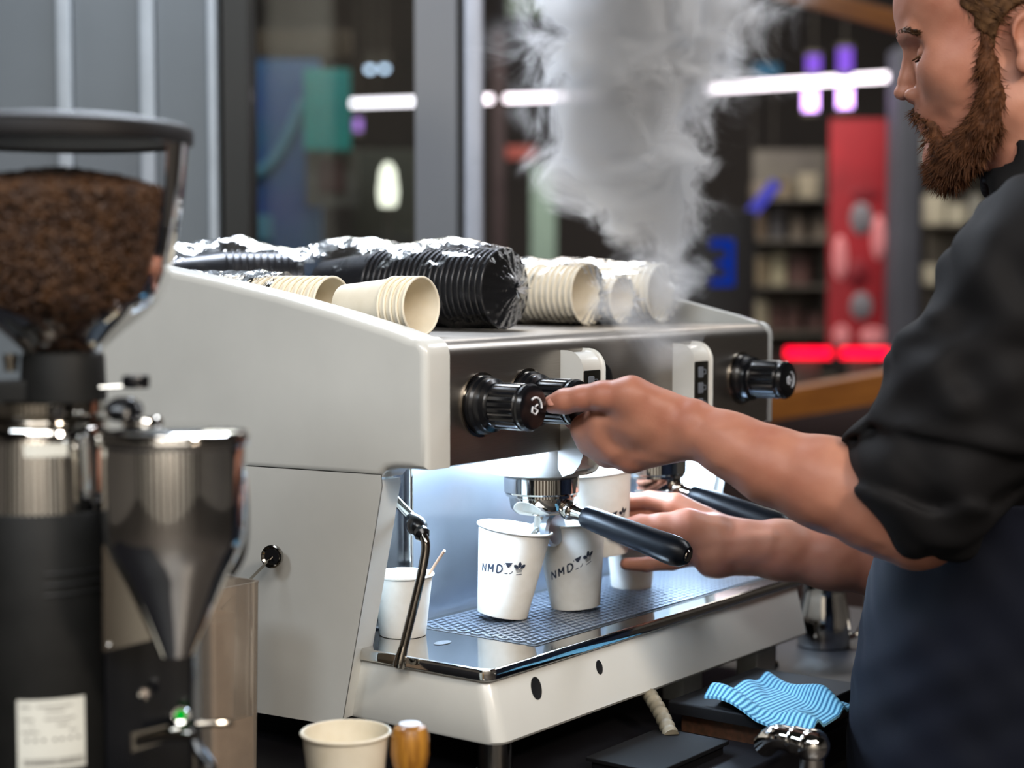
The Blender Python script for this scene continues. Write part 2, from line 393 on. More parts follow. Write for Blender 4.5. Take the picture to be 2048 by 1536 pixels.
o = P('grille', gr, SPLASH, dt, 'slotted steel grille', smooth=0); o['kind'] = 'stuff'
c = pZ(1.0195, 885, 1285)
P('drain_hole', G().rev([(0, .0002), (.012, .0002), (.012, -.002)], 20, frame((c[0], c[1], 1.0194), (1, 0, 0), (0, .6, 0), (0, 0, 1))), DARK, dt)
# feet
for x, y in ((.03, -.035), (.62, -.02), (.03, .52), (.62, .52)):
    P('foot', G().rev([(0, 0), (.021, 0), (.022, .003), (.018, .008), (.018, .045), (0, .045)], 24, Matrix.Translation((x, y, .9))), DKCHROME, em)

# knobs
def icon_steam(M):
    g = G(); pts = [(.0105 * math.cos(R(a)), .0105 * math.sin(R(a)), .0006) for a in np.linspace(20, 150, 9)]
    g.tube(pts, .0011, 6, M=M)
    c = [(-.004, -.001), (.003, -.001), (.005, .004), (-.005, .004), (-.004, -.001)]
    for (a, b), (c2, d) in zip(c, c[1:]): g.tube([(a, b - .005, .0006), (c2, d - .005, .0006)], .0009, 6, M=M)
    g.tube([(-.001, .001, .0006), (.002, .0045, .0006)], .0009, 6, M=M)
    return g
WHITEP = mat('white_print', 'd8dade', .5)
def knob(x, z, rot=0):
    M = frame((x, 0, z), (1, 0, 0), (0, 0, 1), (0, -1, 0))
    pr = [(0, .0), (.029, 0), (.0305, .003), (.0305, .008), (.0285, .011), (.0285, .013), (.0275, .018), (.0235, .0205), (.0225, .022), (.0225, .024), (.0240, .026), (.0240, .055), (.0236, .057), (.0225, .0585), (.0238, .0605), (.0242, .0635), (.0225, .0672), (.018, .0688), (0, .0695)]
    k = P('steam_knob', G().rev(pr, 96, M, flute=(10, 11, 4, .0016)), BLACK, em, smooth=24)
    P('knob_icon', icon_steam(M @ Matrix.Translation((0, 0, .0693)) @ Matrix.Rotation(rot, 4, 'Z')), WHITEP, k)
    P('knob_bezel', G().rev([(.031, 0), (.0335, 0), (.0335, .002), (.031, .0025)], 40, M), DKCHROME, k)
knob(.052, 1.2745, R(-25)); knob(.1325, 1.275, R(-60)); knob(.593, 1.275, R(-80))
P('pressure_gauge', G().rev([(0, 0), (.02, 0), (.021, .004), (.0195, .01), (.017, .0105), (0, .009)], 32, frame((.262, 0, 1.289), (1, 0, 0), (0, 0, 1), (0, -1, 0))), BLACK, em)

# control pods with keypads
KEYPAD = mat('keypad_black', '14130f', .3); KEYGREY = mat('key_grey', '6d737c', .35, .2)
def pod(x0):
    w_ = .0425; z0, z1 = 1.2075, 1.3225; d = .027
    # side outline in (-Y, Z), rounded shoulder at the front top
    out = [(0, 1.196), (.004, 1.190), (.016, 1.194), (.0235, 1.203), (d, 1.212), (d, 1.304)] + arc(d - .018, 1.3045, .018, 0, 90, 6) + [(0, z1)]
    Mx = frame((x0, 0, 0), (0, -1, 0), (0, 0, 1), (1, 0, 0))
    k = P('control_pod', G().plate(out[::-1], 0, w_, .004, r0=.003, M=Mx), CREAM, em, 'cream control pod with black keypad')
    P('keypad', G().plate(rrect(.0055, 1.2105, .0375, 1.3035, .002), d - .002, d + .0007, .0005, M=frame((x0, 0, 0), (1, 0, 0), (0, 0, 1), (0, -1, 0))), KEYPAD, k)
    for j, zc in enumerate((1.2905, 1.2715, 1.2525, 1.2335, 1.218)):
        kk = G(); F_ = frame((x0 + .020, -d - .0006, zc), (1, 0, 0), (0, 0, 1), (0, -1, 0))
        hh = .0065 if j < 4 else .0035
        kk.plate(rrect(-.0065, -hh, .0045, hh, .0015), 0, .0009, .0003, M=F_)
        for a, b in (((.0045, hh * .4), (.0105, hh * .4)), ((.0105, hh * .4), (.0105, -hh * .35)), ((.0105, -hh * .35), (.0045, -hh * .35))):
            kk.tube([(*a, .0005), (*b, .0005)], .0005, 6, M=F_)
        P('key', kk, KEYGREY, k)
pod(.1935); pod(.4265)

# groups
def group(x):
    M = Matrix.Translation((x, .055, 0))
    gh = P('group_head', G().rev([(0, 1.222), (.062, 1.222), (.0635, 1.215), (.063, 1.190), (.06, 1.1845), (.043, 1.1825), (.043, 1.179), (0, 1.179)], 56, M), CREAM, em, 'cream bell of the brewing group')
    P('group_collar', G().rev([(0, 1.1825), (.040, 1.1825), (.0430, 1.181), (.0430, 1.1625), (.0415, 1.1605), (0, 1.1605)], 56, M), CHROME, gh)
GX = (.2345, .4675)
for x in GX: group(x)

# steam wand at the left end, and the far one
def bez(p, n=16):
    p = [np.array(q, float) for q in p]; out = []
    for i in range(len(p) - 1):
        a = p[max(i - 1, 0)]; b = p[i]; c_ = p[i + 1]; d = p[min(i + 2, len(p) - 1)]
        for k in range(n):
            t = k / n; out.append(tuple(.5 * ((2 * b) + (-a + c_) * t + (2 * a - 5 * b + 4 * c_ - d) * t * t + (-a + 3 * b - 3 * c_ + d) * t ** 3)))
    out.append(tuple(p[-1])); return out
wp = [pX(.035, 792, 915), pX(.033, 779, 945), pX(.03, 770, 962), pX(.026, 782, 990), pX(.012, 835, 1046)]
sw = P('steam_wand', G().tube(bez(wp, 8), .0052, 14), DKCHROME, em)
j0, j1 = pX(.014, 824, 1038), pX(.004, 847, 1072)
P('wand_joint', G().rev([(0, -.004), (.006, -.003), (.0085, .003), (.0105, .010), (.0105, .016), (.0075, .021), (.0085, .027), (.006, .031), (0, .031)], 20, along(j0, j1)), BLACK, sw)
wq = [pX(.004, 846, 1068), pX(.002, 851, 1085), pX(0, 850, 1110), pX(-.008, 838, 1170), pX(-.024, 806, 1300)]
P('wand_tube', G().tube(bez(wq, 8), .0047, 14), DKCHROME, sw)
P('wand_tip', G().rev([(0, -.004), (.0046, -.002), (.0052, .002), (.0062, .012), (.0066, .017), (.0055, .0205), (.003, .022), (0, .022)], 20, along(pX(-.024, 806.5, 1296), pX(-.029, 797, 1336))), DKCHROME, sw)

# ================================================================== portafilters
pf = thing('portafilter', 'chrome portafilter with black handle above the two printed cups', 'portafilter', (GX[0], .055, 1.1605))
SPOUT = mat('worn_brass', '9a6a1c', .3, .7, mottle='5a3c10', scale=60)
pfp = [(0, -.026), (.012, -.0265), (.03, -.0225), (.0355, -.0165), (.0375, -.004), (.0405, -.003), (.0405, 0), (.034, .001), (0, .001)]
def make_pf(root):
    obj('basket_holder', G().rev(pfp, 48), CHROME, root)
    a = Vector((0, -.034, -.016)); d = Vector((.02, -.975, -.235)).normalized()
    nk = G().tube([a, a + d * .018, a + d * .030], [.010, .0075, .0085], 16); nk.ball(a + d * .004, .0115, 16)
    obj('neck', nk, DKCHROME, root)
    hb_ = a + d * .024
    hp = [(0, -.001), (.0095, 0), (.0125, .004), (.0135, .02), (.0145, .06), (.0155, .095), (.0165, .112), (.0165, .122), (.0145, .132), (.010, .138), (0, .139)]
    hd = obj('handle', G().rev(hp, 32, along(hb_, hb_ + d)), HANDLE, root)
    e = hb_ + d * .1385
    obj('end_screw', G().rev([(0, .0015), (.006, .0012), (.0075, -.001), (.0075, -.004)], 20, along(e, e + d)), DKCHROME, hd)
    sp = G().rev([(0, -.024), (.009, -.024), (.0095, -.036), (.0085, -.040), (0, -.040)], 20)
    s = obj('spout', sp, CHROME, root)
    for sx in (-1, 1):
        path = [(sx * .004, 0, -.046), (sx * .012, 0, -.050), (sx * .019, 0, -.055), (sx * .0235, 0, -.063), (sx * .024, 0, -.070)]
        obj('spout_arm', G().tube(bez(path, 5), [.0085] * 10 + [.0078] * 11, 14), CHROME if sx < 0 else SPLASH, s)
        obj('spout_lip', G().rev([(.0076, 0), (.0082, -.002), (.0072, -.003), (.006, .004)], 18, Matrix.Translation((sx * .024, 0, -.070))), SPOUT, s)
    nd = G().rev([(0, 0), (.0165, 0), (.0195, .003), (.0195, .010), (.0165, .013), (0, .013)], 32, frame((.004, -.006, -.0415), (1, 0, 0), (0, 0, 1), (0, -1, 0)))
    obj('spout_cap', nd, SPLASH, s)
make_pf(pf)
pf2 = copy_tree(pf); pf2.location = (GX[1], .055, 1.1605); pf2['label'] = 'chrome portafilter with black handle in the far group, behind the hand'

# ================================================================== paper cups
def cup_mesh(name, rt, rb, h, m, th=.0006, bead=.0016, n=48):
    g = G(); pr = [(0, .006), (rb - .002, .006), (rb - .0012, .0005), (rb, 0), (rb + .0003, .001)]
    for k in range(1, 7): t = k / 6; pr.append((rb + (rt - .0012 - rb) * t, (h - bead) * t))
    for a in np.linspace(-60, 200, 8): pr.append((rt - bead * .4 + bead * math.cos(R(a)), h - bead + bead * math.sin(R(a))))
    for k in range(5, -1, -1): t = k / 6; pr.append((rb + (rt - .002 - rb) * t - th, .0075 + (h - bead - .0075) * t))
    pr.append((0, .0075)); return g.rev(pr, n).mesh(name, m, 40)
BIG = cup_mesh('paper_cup', .0425, .0285, .100, PAPER)                       # the printed cups
SMALL = cup_mesh('small_paper_cup', .0335, .0250, .067, PAPER)
SMALLI = cup_mesh('small_ivory_cup', .0312, .0225, .072, PAPERI)
MEDI = cup_mesh('ivory_cup', .0395, .0275, .090, PAPERI)
BLK = cup_mesh('black_cup', .0475, .034, .098, BLACKCUP)

def decal(rt, rb, h, shapes, a0, h0, slant):
    """flat print: polygons (u,v) in metres laid on the cone around angle a0 at height h0"""
    g = G()
    for poly in shapes:
        vs = []
        for u, v in poly:
            hh = h0 + v + slant * u; r = rb + (rt - .0012 - rb) * hh / h + .0004; a = a0 + u / r
            vs.append((r * math.cos(a), r * math.sin(a), hh))
        g.add(vs, [tuple(range(len(vs)))])
    return g
def stroke(a, b, w_):
    (x0, y0), (x1, y1) = a, b; l = math.hypot(x1 - x0, y1 - y0); nx, ny = -(y1 - y0) / l * w_ / 2, (x1 - x0) / l * w_ / 2
    return [(x0 - nx, y0 - ny), (x1 - nx, y1 - ny), (x1 + nx, y1 + ny), (x0 + nx, y0 + ny)]
def letters():
    S = []; w_ = .0019; H = .0092; W = .0060
    def L(x, segs): S.extend(stroke((x + a * W, b * H), (x + c * W, d * H), w_) for a, b, c, d in segs)
    L(-.028, [(0, 0, 0, 1), (0, 1, 1, 0), (1, 0, 1, 1)])                                        # N
    L(-.0175, [(0, 0, 0, 1), (0, 1, .5, .35), (.5, .35, 1, 1), (1, 1, 1, 0)])                    # M
    L(-.0065, [(0, 0, 0, 1), (0, 1, .55, .98), (.55, .98, .98, .7), (.98, .7, .98, .3), (.98, .3, .55, .02), (.55, .02, 0, 0)])   # D
    S.append([(.002, .0118), (.0105, .0118), (.0085, .0082), (.0068, .0062), (.0048, .0068)])    # worn wedge of print
    S.append([(.0008, .0108), (.0016, .0108), (.0016, .0092), (.0008, .0092)])
    S.append(stroke((.0025, -.0005), (.0062, -.0005), .0011))                                    # underscore
    S.extend([stroke((.0082, -.0008), (.0105, .0002), .0011), stroke((.0105, .0002), (.0112, .0022), .0009)])
    cx, cy = .0188, .0042                                                                        # three-leaf emblem
    for ang, ln in ((90, .0092), (38, .0084), (142, .0084)):
        t = R(ang); d = (math.cos(t), math.sin(t)); n_ = (-d[1], d[0]); pl = []
        for s, wd in ((.0012, 0), (.0032, .0016), (.0052, .0021), (.0072, .0014), (ln, 0)): pl.append((cx + d[0] * s + n_[0] * wd, cy + d[1] * s + n_[1] * wd))
        for s, wd in ((.0072, .0014), (.0052, .0021), (.0032, .0016)): pl.append((cx + d[0] * s - n_[0] * wd, cy + d[1] * s - n_[1] * wd))
        S.append(pl[::-1])
    for k in range(3): S.append(stroke((cx - .0042 + .0006 * k, cy - .0002 - .0014 * k), (cx + .0042 - .0006 * k, cy - .0002 - .0014 * k), .0007))
    S.append(stroke((cx - .003, cy - .0062), (cx + .0035, cy - .0056), .0009))
    return S
def tilt(px_, py_, lean, Dz=None):
    pass
def put_cup(mesh, name, label, loc, up=(0, 0, 1), spin=0, group=None, cat='paper cup'):
    o = obj(name, None, None, mesh=mesh, loc=loc)
    q = Vector((0, 0, 1)).rotation_difference(Vector(up)); o.rotation_mode = 'QUATERNION'
    o.rotation_quaternion = q @ Matrix.Rotation(spin, 3, 'Z').to_quaternion(); return tag(o, label, cat, group)
def lean_up(deg, fwd=0):                                      # lean to the right as seen along the camera heading
    v = Vector((0, 0, 1)) + Vector(CR) * math.tan(R(deg)) + Vector(FH) * math.tan(R(fwd)); return v.normalized()
TT = 1.0212
c1 = put_cup(BIG, 'printed_cup', 'white paper cup printed NMD leaning under the left spout', (.1915, .0785, TT + .0042), lean_up(8.5), 0)
c2 = put_cup(BIG, 'printed_cup', 'white paper cup printed NMD leaning under the right spout', (.2885, .045, TT + .0020), lean_up(-4.0), 0)
hp_ = pD(2.0, 1207, 1120); 
c3 = put_cup(BIG, 'printed_cup', 'white paper cup printed NMD held in the right hand', (.358, .052, 1.0745), lean_up(-5.5), 0)
c4 = put_cup(SMALL, 'paper_cup', 'plain white paper cup standing on the grille under the held cup', (.440, .066, TT))
c5 = put_cup(SMALL, 'paper_cup', 'small plain white paper cup with a stirrer behind the steam wand', (.062, .115, 1.0195))
camdir = math.atan2(-CF[1], -CF[0])
for c_, a0, h0, sl in ((c1, -.22, .052, .13), (c2, -.02, .048, .42), (c3, .28, .040, .22)):
    inv = c_.rotation_quaternion.to_matrix().inverted() @ Vector((math.cos(camdir), math.sin(camdir), 0)); a_ = math.atan2(inv.y, inv.x)
    o = obj('print', decal(.0425, .0285, .100, letters(), a_ + a0, h0, sl), INK, c_, smooth=0); o['label'] = 'dark blue NMD print with a three-leaf emblem'
st0, st1 = pX(.085, 850, 1160), pX(.075, 889, 1101)
sk = obj('stirrer', G().tube([st0 - (st1 - st0) * .55, st1], [.0016, .0016], 8), mat('stirrer_wood', 'c9a58a', .5)); tag(sk, 'thin wooden stirrer standing in the small paper cup', 'stirrer')

# cup on the near worktop, with a notch bent into its rim
c6 = put_cup(cup_mesh('worktop_cup', .0405, .0285, .098, PAPERI), 'paper_cup', 'ivory paper cup standing on the worktop beside the tamper', (-.2045, -.046, .9))

# stacks lying on the machine
def stack(mesh, n, front, axis, pitch, h, name, label, group, roll=0):
    a = Vector(axis).normalized()
    for k in range(n):
        base = Vector(front) + a * (h + pitch * k)
        put_cup(mesh, name, label if k else label.replace('paper cup in', 'open-mouthed front cup of'), base, -a, random.random() * 6, group, 'paper cup')
AXB = (0.0, 1.0, 0.0)
stack(SMALLI, 5, (.052, .078, MZ + .0325), (-.03, 1, .0), .0085, .072, 'ivory_cup', 'ivory paper cup in the loose short stack lying behind the cream side panel', 'loose short stack of ivory cups')
stack(SMALLI, 22, (.050, .203, MZ + .0325), (-.02, 1, 0), .0098, .072, 'ivory_cup', 'ivory paper cup in the long stack lying behind the short loose stack', 'long stack of ivory cups')
stack(MEDI, 16, (.475, .155, MZ + .0405), AXB, .0092, .09, 'ivory_cup', 'ivory paper cup in the wrapped stack beside the black cups', 'wrapped stack of ivory cups beside the black cups')
stack(SMALLI, 14, (.547, .15, MZ + .0325), AXB, .0092, .072, 'ivory_cup', 'small ivory paper cup in the wrapped stack between two wider stacks', 'wrapped stack of small ivory cups')
stack(MEDI, 14, (.6205, .135, MZ + .0405), AXB, .0092, .09, 'ivory_cup', 'ivory paper cup in the wrapped stack beside the far side panel', 'wrapped stack of ivory cups by the far panel')
BA = Vector((-.03, 1, .0)).normalized(); BF = Vector((.281, .142, MZ + .049))
stack(BLK, 22, BF, BA, .0086, .098, 'black_cup', 'black paper cup in the wrapped stack nearest the steel front', 'front wrapped stack of black cups')
BA2 = Vector((-.62, .55, .0)).normalized(); BF2 = Vector((.262, .455, MZ + .049))
stack(BLK, 12, BF2, BA2, .0086, .098, 'black_cup', 'black paper cup in the wrapped stack at the back of the machine', 'rear wrapped stack of black cups')

def sleeve(name, label, front, axis, length, r, m, seed, pucker=True, peak=.0, tail=.05, group='clear plastic sleeves'):
    """loose crumpled film bag around a stack: gathered knot in front, ridged sides"""
    rs = np.random.default_rng(seed); a = Vector(axis).normalized(); upv = Vector((0, 0, 1)); sd = a.cross(upv).normalized(); up2 = sd.cross(a)
    n, k = 72, 40; vs = []; ph = rs.random(8) * 6.28
    for i in range(k):
        t = i / (k - 1); s = -.016 + t * (length + .016 + tail)
        if pucker and i < 8:
            q = i / 8; rr = r * (.10 + .92 * q ** .75); s = -.012 + .014 * q if i > 1 else -.018 + .006 * i
        else: rr = r * (1 - .5 * max(0, (s - length) / tail) ** 1.5 if s > length else 1)
        for j in range(n):
            th = 2 * math.pi * j / n
            wr = .0016 * math.sin(th * 3 + ph[0] + s * 40) + .0012 * math.sin(th * 7 + ph[1] - s * 90) + .001 * math.sin(th * 13 + ph[2] + s * 160)
            if pucker and i < 8: wr = .0022 * math.sin(th * 18 + ph[3]) * (.2 + q)
            pk = peak * max(0, math.sin(th)) ** 3 * (.4 + .6 * abs(math.sin(s * 17 + ph[4]))) * min(1, max(0, (s - .02) / .06)) if peak else 0
            rad = rr + .002 + wr + pk
            zz = math.sin(th) * rad
            p = Vector(front) + a * s + sd * (math.cos(th) * rad) + up2 * max(zz, -r + .0006)
            vs.append(tuple(p))
    fs = [(i * n + j, i * n + (j + 1) % n, (i + 1) * n + (j + 1) % n, (i + 1) * n + j) for i in range(k - 1) for j in range(n)]
    ft = Vector(front); o = obj(name, G().add([tuple(Vector(v) - ft) for v in vs], fs), m, loc=ft, smooth=60)
    if pucker:
        g = G()
        for q in range(16):
            th = rs.random() * 6.28; l = .008 + .012 * rs.random(); d = -a * (.5 + rs.random()) + (sd * math.cos(th) + up2 * math.sin(th)) * .9; d.normalize()
            e = -a * .014; g.tube([e, e + d * l * .5, e + d * l + up2 * .002 * rs.random()], [.0006, .0012, .0002], 5)
        kn = obj('twisted_knot', g, FILMW, o)
    return tag(o, label, 'plastic sleeve', group)
FILMW = clear('film_knot', (.9, .92, .96), .2, 1.6, haze=.35)
sleeve('plastic_sleeve', 'clear plastic sleeve around the black cups nearest the steel front', BF, BA, .285, .0485, FILMD, 3, peak=.012)
sleeve('plastic_sleeve', 'clear plastic sleeve around the black cups at the back of the machine', BF2, BA2, .2, .0485, FILMD, 4, pucker=False, peak=.014, tail=.03)
sleeve('plastic_sleeve', 'clear plastic sleeve around the ivory cups beside the black cups', (.475, .155, MZ + .0405), AXB, .235, .0402, FILM, 5, peak=.003)
sleeve('plastic_sleeve', 'clear plastic sleeve around the small ivory cups between wider stacks', (.547, .15, MZ + .0325), AXB, .2, .0322, FILM, 6, peak=.004)
sleeve('plastic_sleeve', 'clear plastic sleeve around the ivory cups beside the far side panel', (.6205, .135, MZ + .0405), AXB, .22, .0402, FILM, 7, peak=.004)
sleeve('plastic_sleeve', 'torn clear plastic sleeve half pulled off the long ivory stack', (.049, .285, MZ + .0325), (-.02, 1, 0), .2, .0335, FILM, 8, pucker=False, peak=.003)

# ================================================================== coffee grinder
GD = 1.30; GS = GD / FPX
def gz(y): return pD(GD, 127, y)[2]
gp = pD(GD, 127, 768); GXY = (gp[0], gp[1])
cg_ = thing('coffee_grinder', 'black and chrome coffee grinder with a hopper full of beans', 'coffee grinder', (GXY[0], GXY[1], .9))
T = Matrix.Translation((GXY[0], GXY[1], 0))
P('lid', G().rev([(0, gz(233)), (.03, gz(234)), (.07, gz(240)), (.094, gz(252)), (.0985, gz(258)), (.1002, gz(265)), (.1002, gz(289)), (.098, gz(292)), (.0955, gz(288)), (.0955, gz(284)), (0, gz(280))], 72, T), LIDM, cg_, 'black domed hopper lid')
hp = [(253, 286), (249, 330), (244, 380), (236, 430), (226, 490), (213, 545), (200, 585), (186, 608), (160, 632), (130, 655), (100, 680), (80, 698), (75, 712)]
outer = [(r * GS, gz(y)) for r, y in hp]; inner = [(r - .0022, z) for r, z in outer]
P('hopper', G().rev(outer, 72, T), HOPPER, cg_, 'clear plastic hopper')
# coffee beans: the heap inside the hopper
nb = G(); 
bv = []; k1 = 8
for i, (r_, z_) in enumerate([(0, -1), (.62, -.72), (.95, -.2), (.95, .25), (.62, .75), (0, 1)]):
    if r_ == 0: bv.append([(0, 0, z_)])
    else: bv.append([(r_ * math.cos(2 * math.pi * j / 7), r_ * .72 * math.sin(2 * math.pi * j / 7), z_) for j in range(7)])
bf = []; idx = []; flat = []
for ring in bv: idx.append(list(range(len(flat), len(flat) + len(ring)))); flat += ring
for A, B in zip(idx, idx[1:]):
    for j in range(7):
        q = (j + 1) % 7
        if len(A) == 1: bf.append((A[0], B[q], B[j]))
        elif len(B) == 1: bf.append((A[j], A[q], B[0]))
        else: bf.append((A[j], A[q], B[q], B[j]))
flat = np.array(flat); beans_v, beans_f = [], []; off = 0
zi = np.array([z for r, z in inner][::-1]); ri = np.array([r for r, z in inner][::-1])
ztop = gz(392)
def mound(r): return ztop + .0185 * (1 - (r / .088) ** 1.6)
def put_bean(p):
    global off
    q = rng.normal(size=4); q /= np.linalg.norm(q); w_, x, y, z = q
    M_ = np.array([[1 - 2 * (y * y + z * z), 2 * (x * y - z * w_), 2 * (x * z + y * w_)], [2 * (x * y + z * w_), 1 - 2 * (x * x + z * z), 2 * (y * z - x * w_)], [2 * (x * z - y * w_), 2 * (y * z + x * w_), 1 - 2 * (x * x + y * y)]])
    s = .0027 * (.85 + .3 * rng.random()); V_ = (flat * [s, s, s * 1.35]) @ M_.T + p
    beans_v.append(V_); beans_f.extend([tuple(i + off for i in f) for f in bf]); off += len(flat)
nw = 0
while nw < 7200:
    z = gz(705) + (ztop + .004 - gz(705)) * rng.random() ** .7
    r = np.interp(z, zi, ri); 
    if rng.random() > r / .09: continue
    a = rng.random() * 2 * math.pi; rr = r - .0046 - .004 * rng.random() ** 2
    if z > mound(rr) + .001: continue
    put_bean(np.array([GXY[0] + rr * math.cos(a), GXY[1] + rr * math.sin(a), z])); nw += 1
for _ in range(2000):
    rr = .086 * math.sqrt(rng.random()); a = rng.random() * 2 * math.pi
    put_bean(np.array([GXY[0] + rr * math.cos(a), GXY[1] + rr * math.sin(a), mound(rr) - .001 + .002 * rng.random()]))
core = G().rev([(0, gz(704))] + [(max(r - .0085, .002), z) for r, z in inner[::-1] if z < ztop - .003] + [(.07, mound(.07) - .006), (.04, mound(.04) - .005), (0, mound(0) - .005)], 40, T)
ov = len(core.v); core.v += [tuple(p) for V_ in beans_v for p in V_]; core.f += [tuple(i + ov for i in f) for f in beans_f]
bo = obj('coffee_beans', G().add([(x - GXY[0], y - GXY[1], z - gz(704)) for x, y, z in core.v], core.f), BEAN, loc=(GXY[0], GXY[1], gz(704)), smooth=60); tag(bo, 'roasted brown coffee beans filling the clear hopper', 'coffee beans', kind='stuff')
# throat, adjusting collar
ct = P('throat', G().rev([(0, gz(700)), (.0275, gz(700)), (.030, gz(706)), (.0312, gz(714)), (.0325, gz(800)), (0, gz(800))], 48, T), MATTE, cg_)
GL = CR * .0; F3 = FH
def gpt(px_, py_, dd=0): return pD(GD + dd, px_, py_)
P('slide_gate', G().tube([gpt(200, 775, -.02), gpt(262, 772, -.02)], [.0012, .0012], 8), DKCHROME, ct)
P('gate_knob', G().rev([(0, 0), (.0095, 0), (.0103, .002), (.0103, .0075), (.0095, .0095), (0, .0095)], 24, Matrix.Translation(gpt(272, 776, -.02))), BLACK, ct)
P('side_bracket', G().box((-.03, -.012, 0), (.018, .012, .0155), Matrix.Translation(gpt(22, 800, -.01)) @ Matrix.Rotation(HEAD - math.pi / 2, 4, 'Z'), bev=.003), MATTE, ct)
P('thumb_screw', G().rev([(0, 0), (.005, 0), (.005, .006), (.0058, .007), (.0058, .013), (0, .014)], 18, Matrix.Translation(gpt(22, 742, -.02))), DKCHROME, ct)
# body axis is a little behind the hopper
bp_ = pD(1.315, 84, 768); BXY = (bp_[0], bp_[1]); TB = Matrix.Translation((BXY[0], BXY[1], 0))
P('adjusting_ring', G().rev([(0, gz(797)), (.045, gz(799)), (.047, gz(803)), (.047, gz(826)), (.045, gz(829)), (.0445, gz(834)), (.049, gz(838)), (.050, gz(844)), (.050, gz(852)), (0, gz(852))], 120, TB, flute=(2, 3, 2, .0006)), DKCHROME, cg_)
P('set_screw', G().rev([(0, 0), (.0045, 0), (.0052, .003), (.0045, .006), (0, .0065)], 16, along(pD(1.262, 115, 826), pD(1.24, 115, 826))), BLACK, cg_)
P('chrome_collar', G().rev([(0, gz(850)), (.049, gz(851)), (.0505, gz(856)), (.0515, gz(890)), (.0535, gz(1016)), (.0535, gz(1021)), (0, gz(1021))], 64, TB), CHROME, cg_)
P('body', G().rev([(0, gz(1020)), (.0545, gz(1020)), (.0555, gz(1024)), (.0555, gz(1400)), (.0555, .912), (0, .912)], 64, TB), MATTE, cg_)
P('base_plate', G().plate(rrect(BXY[0] - .075, BXY[1] - .16, BXY[0] + .075, BXY[1] + .09, .03, 6), .9, .9135, .004), MATTE, cg_)
vent = G()
for y in (1135, 1158, 1178):
    z = gz(y)
    for a in np.linspace(-1.2, -.45, 10): pass
    ang = [math.atan2(-CF[1], -CF[0]) + t for t in np.linspace(.25, 1.1, 10)]
    vent.tube([(BXY[0] + .0556 * math.cos(t), BXY[1] + .0556 * math.sin(t), z) for t in ang], .0011, 6)
P('vent_slot', vent, DARK, cg_)
# label on the body: paper with grey lines and a bar code
def wrap(g, u0, u1, v0, v1, rad, lift):
    ca = math.atan2(-CF[1], -CF[0]); n_ = max(2, int(abs(u1 - u0) / .004) + 2); vs = []
    for v in (v0, v1):
        for k in range(n_):
            a = ca + (u0 + (u1 - u0) * k / (n_ - 1)) / rad; vs.append((BXY[0] + (rad + lift) * math.cos(a), BXY[1] + (rad + lift) * math.sin(a), v))
    g.add(vs, [(k, k + 1, n_ + k + 1, n_ + k) for k in range(n_ - 1)])
lab_c = .0175; lg = G(); zt, zb = gz(1397) + .005, gz(1536) + .004
wrap(lg, lab_c - .0255, lab_c + .0255, zb, zt, .0555, .0004)
lab = P('rating_label', lg, LABEL, cg_, 'white paper label with small grey print and bar code')
ig = G(); hh = zt - zb
def line(u0, u1, v, th=.0016, g=None): wrap(g if g is not None else ig, lab_c - .0255 + .051 * u0, lab_c - .0255 + .051 * u1, zb + hh * v, zb + hh * v + th, .0555, .0007)
for row, v in ((((.06, .2), (.3, .8)), .89), (((.42, .7),), .82), (((.07, .25), (.4, .85)), .71), (((.2, .24), (.58, .75)), .62), (((.07, .32), (.76, .86)), .53)):
    for u0, u1 in row:
        u = u0
        while u < u1: line(u, min(u + .022, u1), v, .0013); u += .03
for u in (.12, .24, .36, .52, .62, .74, .86): line(u, u + .05, .41, .0022)
P('label_print', ig, GREYINK, lab, smooth=0)
bcg = G(); u = .09
while u < .94:
    w_ = random.choice((.008, .012, .02)); line(u, u + w_, .065, hh * .1, bcg); u += w_ + random.choice((.007, .01, .014))
P('bar_code', bcg, GREYINK, lab, smooth=0)
sg_ = G(); ca = math.atan2(-CF[1], -CF[0])
wrap(sg_, .000, .032, gz(905), gz(880), .0520, .0006); P('maker_sticker', sg_, LABEL, cg_)
# front column under the doser
def gbox(name, px0, px1, y0, y1, dn, df, m, parent, bev=.003):
    a = np.array(gpt(px0, 768, dn)); b = np.array(gpt(px1, 768, dn)); wd = (px1 - px0) * (GD + dn) / FPX
    o = (a + b) / 2
    return P(name, G().box((-wd / 2, 0, gz(y1)), (wd / 2, df - dn, gz(y0)), frame((o[0], o[1], 0), tuple(CR), tuple(FH), (0, 0, 1)), bev=bev), m, parent)
fc = gbox('front_column', 196, 376, 1000, 1875, -.012, .03, BLACK, cg_)
pl_ = G(); pts = [gpt(x, y, -.0155) for x, y in ((205, 1090), (300, 1090), (322, 1275), (206, 1304))]
pq = [gpt(x, y, -.0125) for x, y in ((205, 1090), (300, 1090), (322, 1275), (206, 1304))]
pl_.add(list(pts) + list(pq), [(3, 2, 1, 0), (4, 5, 6, 7), (0, 1, 5, 4), (1, 2, 6, 5), (2, 3, 7, 6), (3, 0, 4, 7)])
P('face_plate', pl_, DKCHROME, fc, smooth=0)
P('rivet', G().ball(gpt(218, 1291, -.0165), .0022, 12), CHROME, fc)
P('cap_bolt', G().rev([(0, .005), (.003, .005), (.005, .003), (.0055, 0), (.0055, -.003)], 20, along(gpt(291, 1386, -.012), gpt(288, 1386, -.02))), CHROME, fc)
P('switch_ring', G().rev([(.0042, .003), (.0062, .0034), (.0072, 0), (.0072, -.003)], 24, along(gpt(362, 1431, -.012), gpt(360, 1431, -.02))), CHROME, fc)
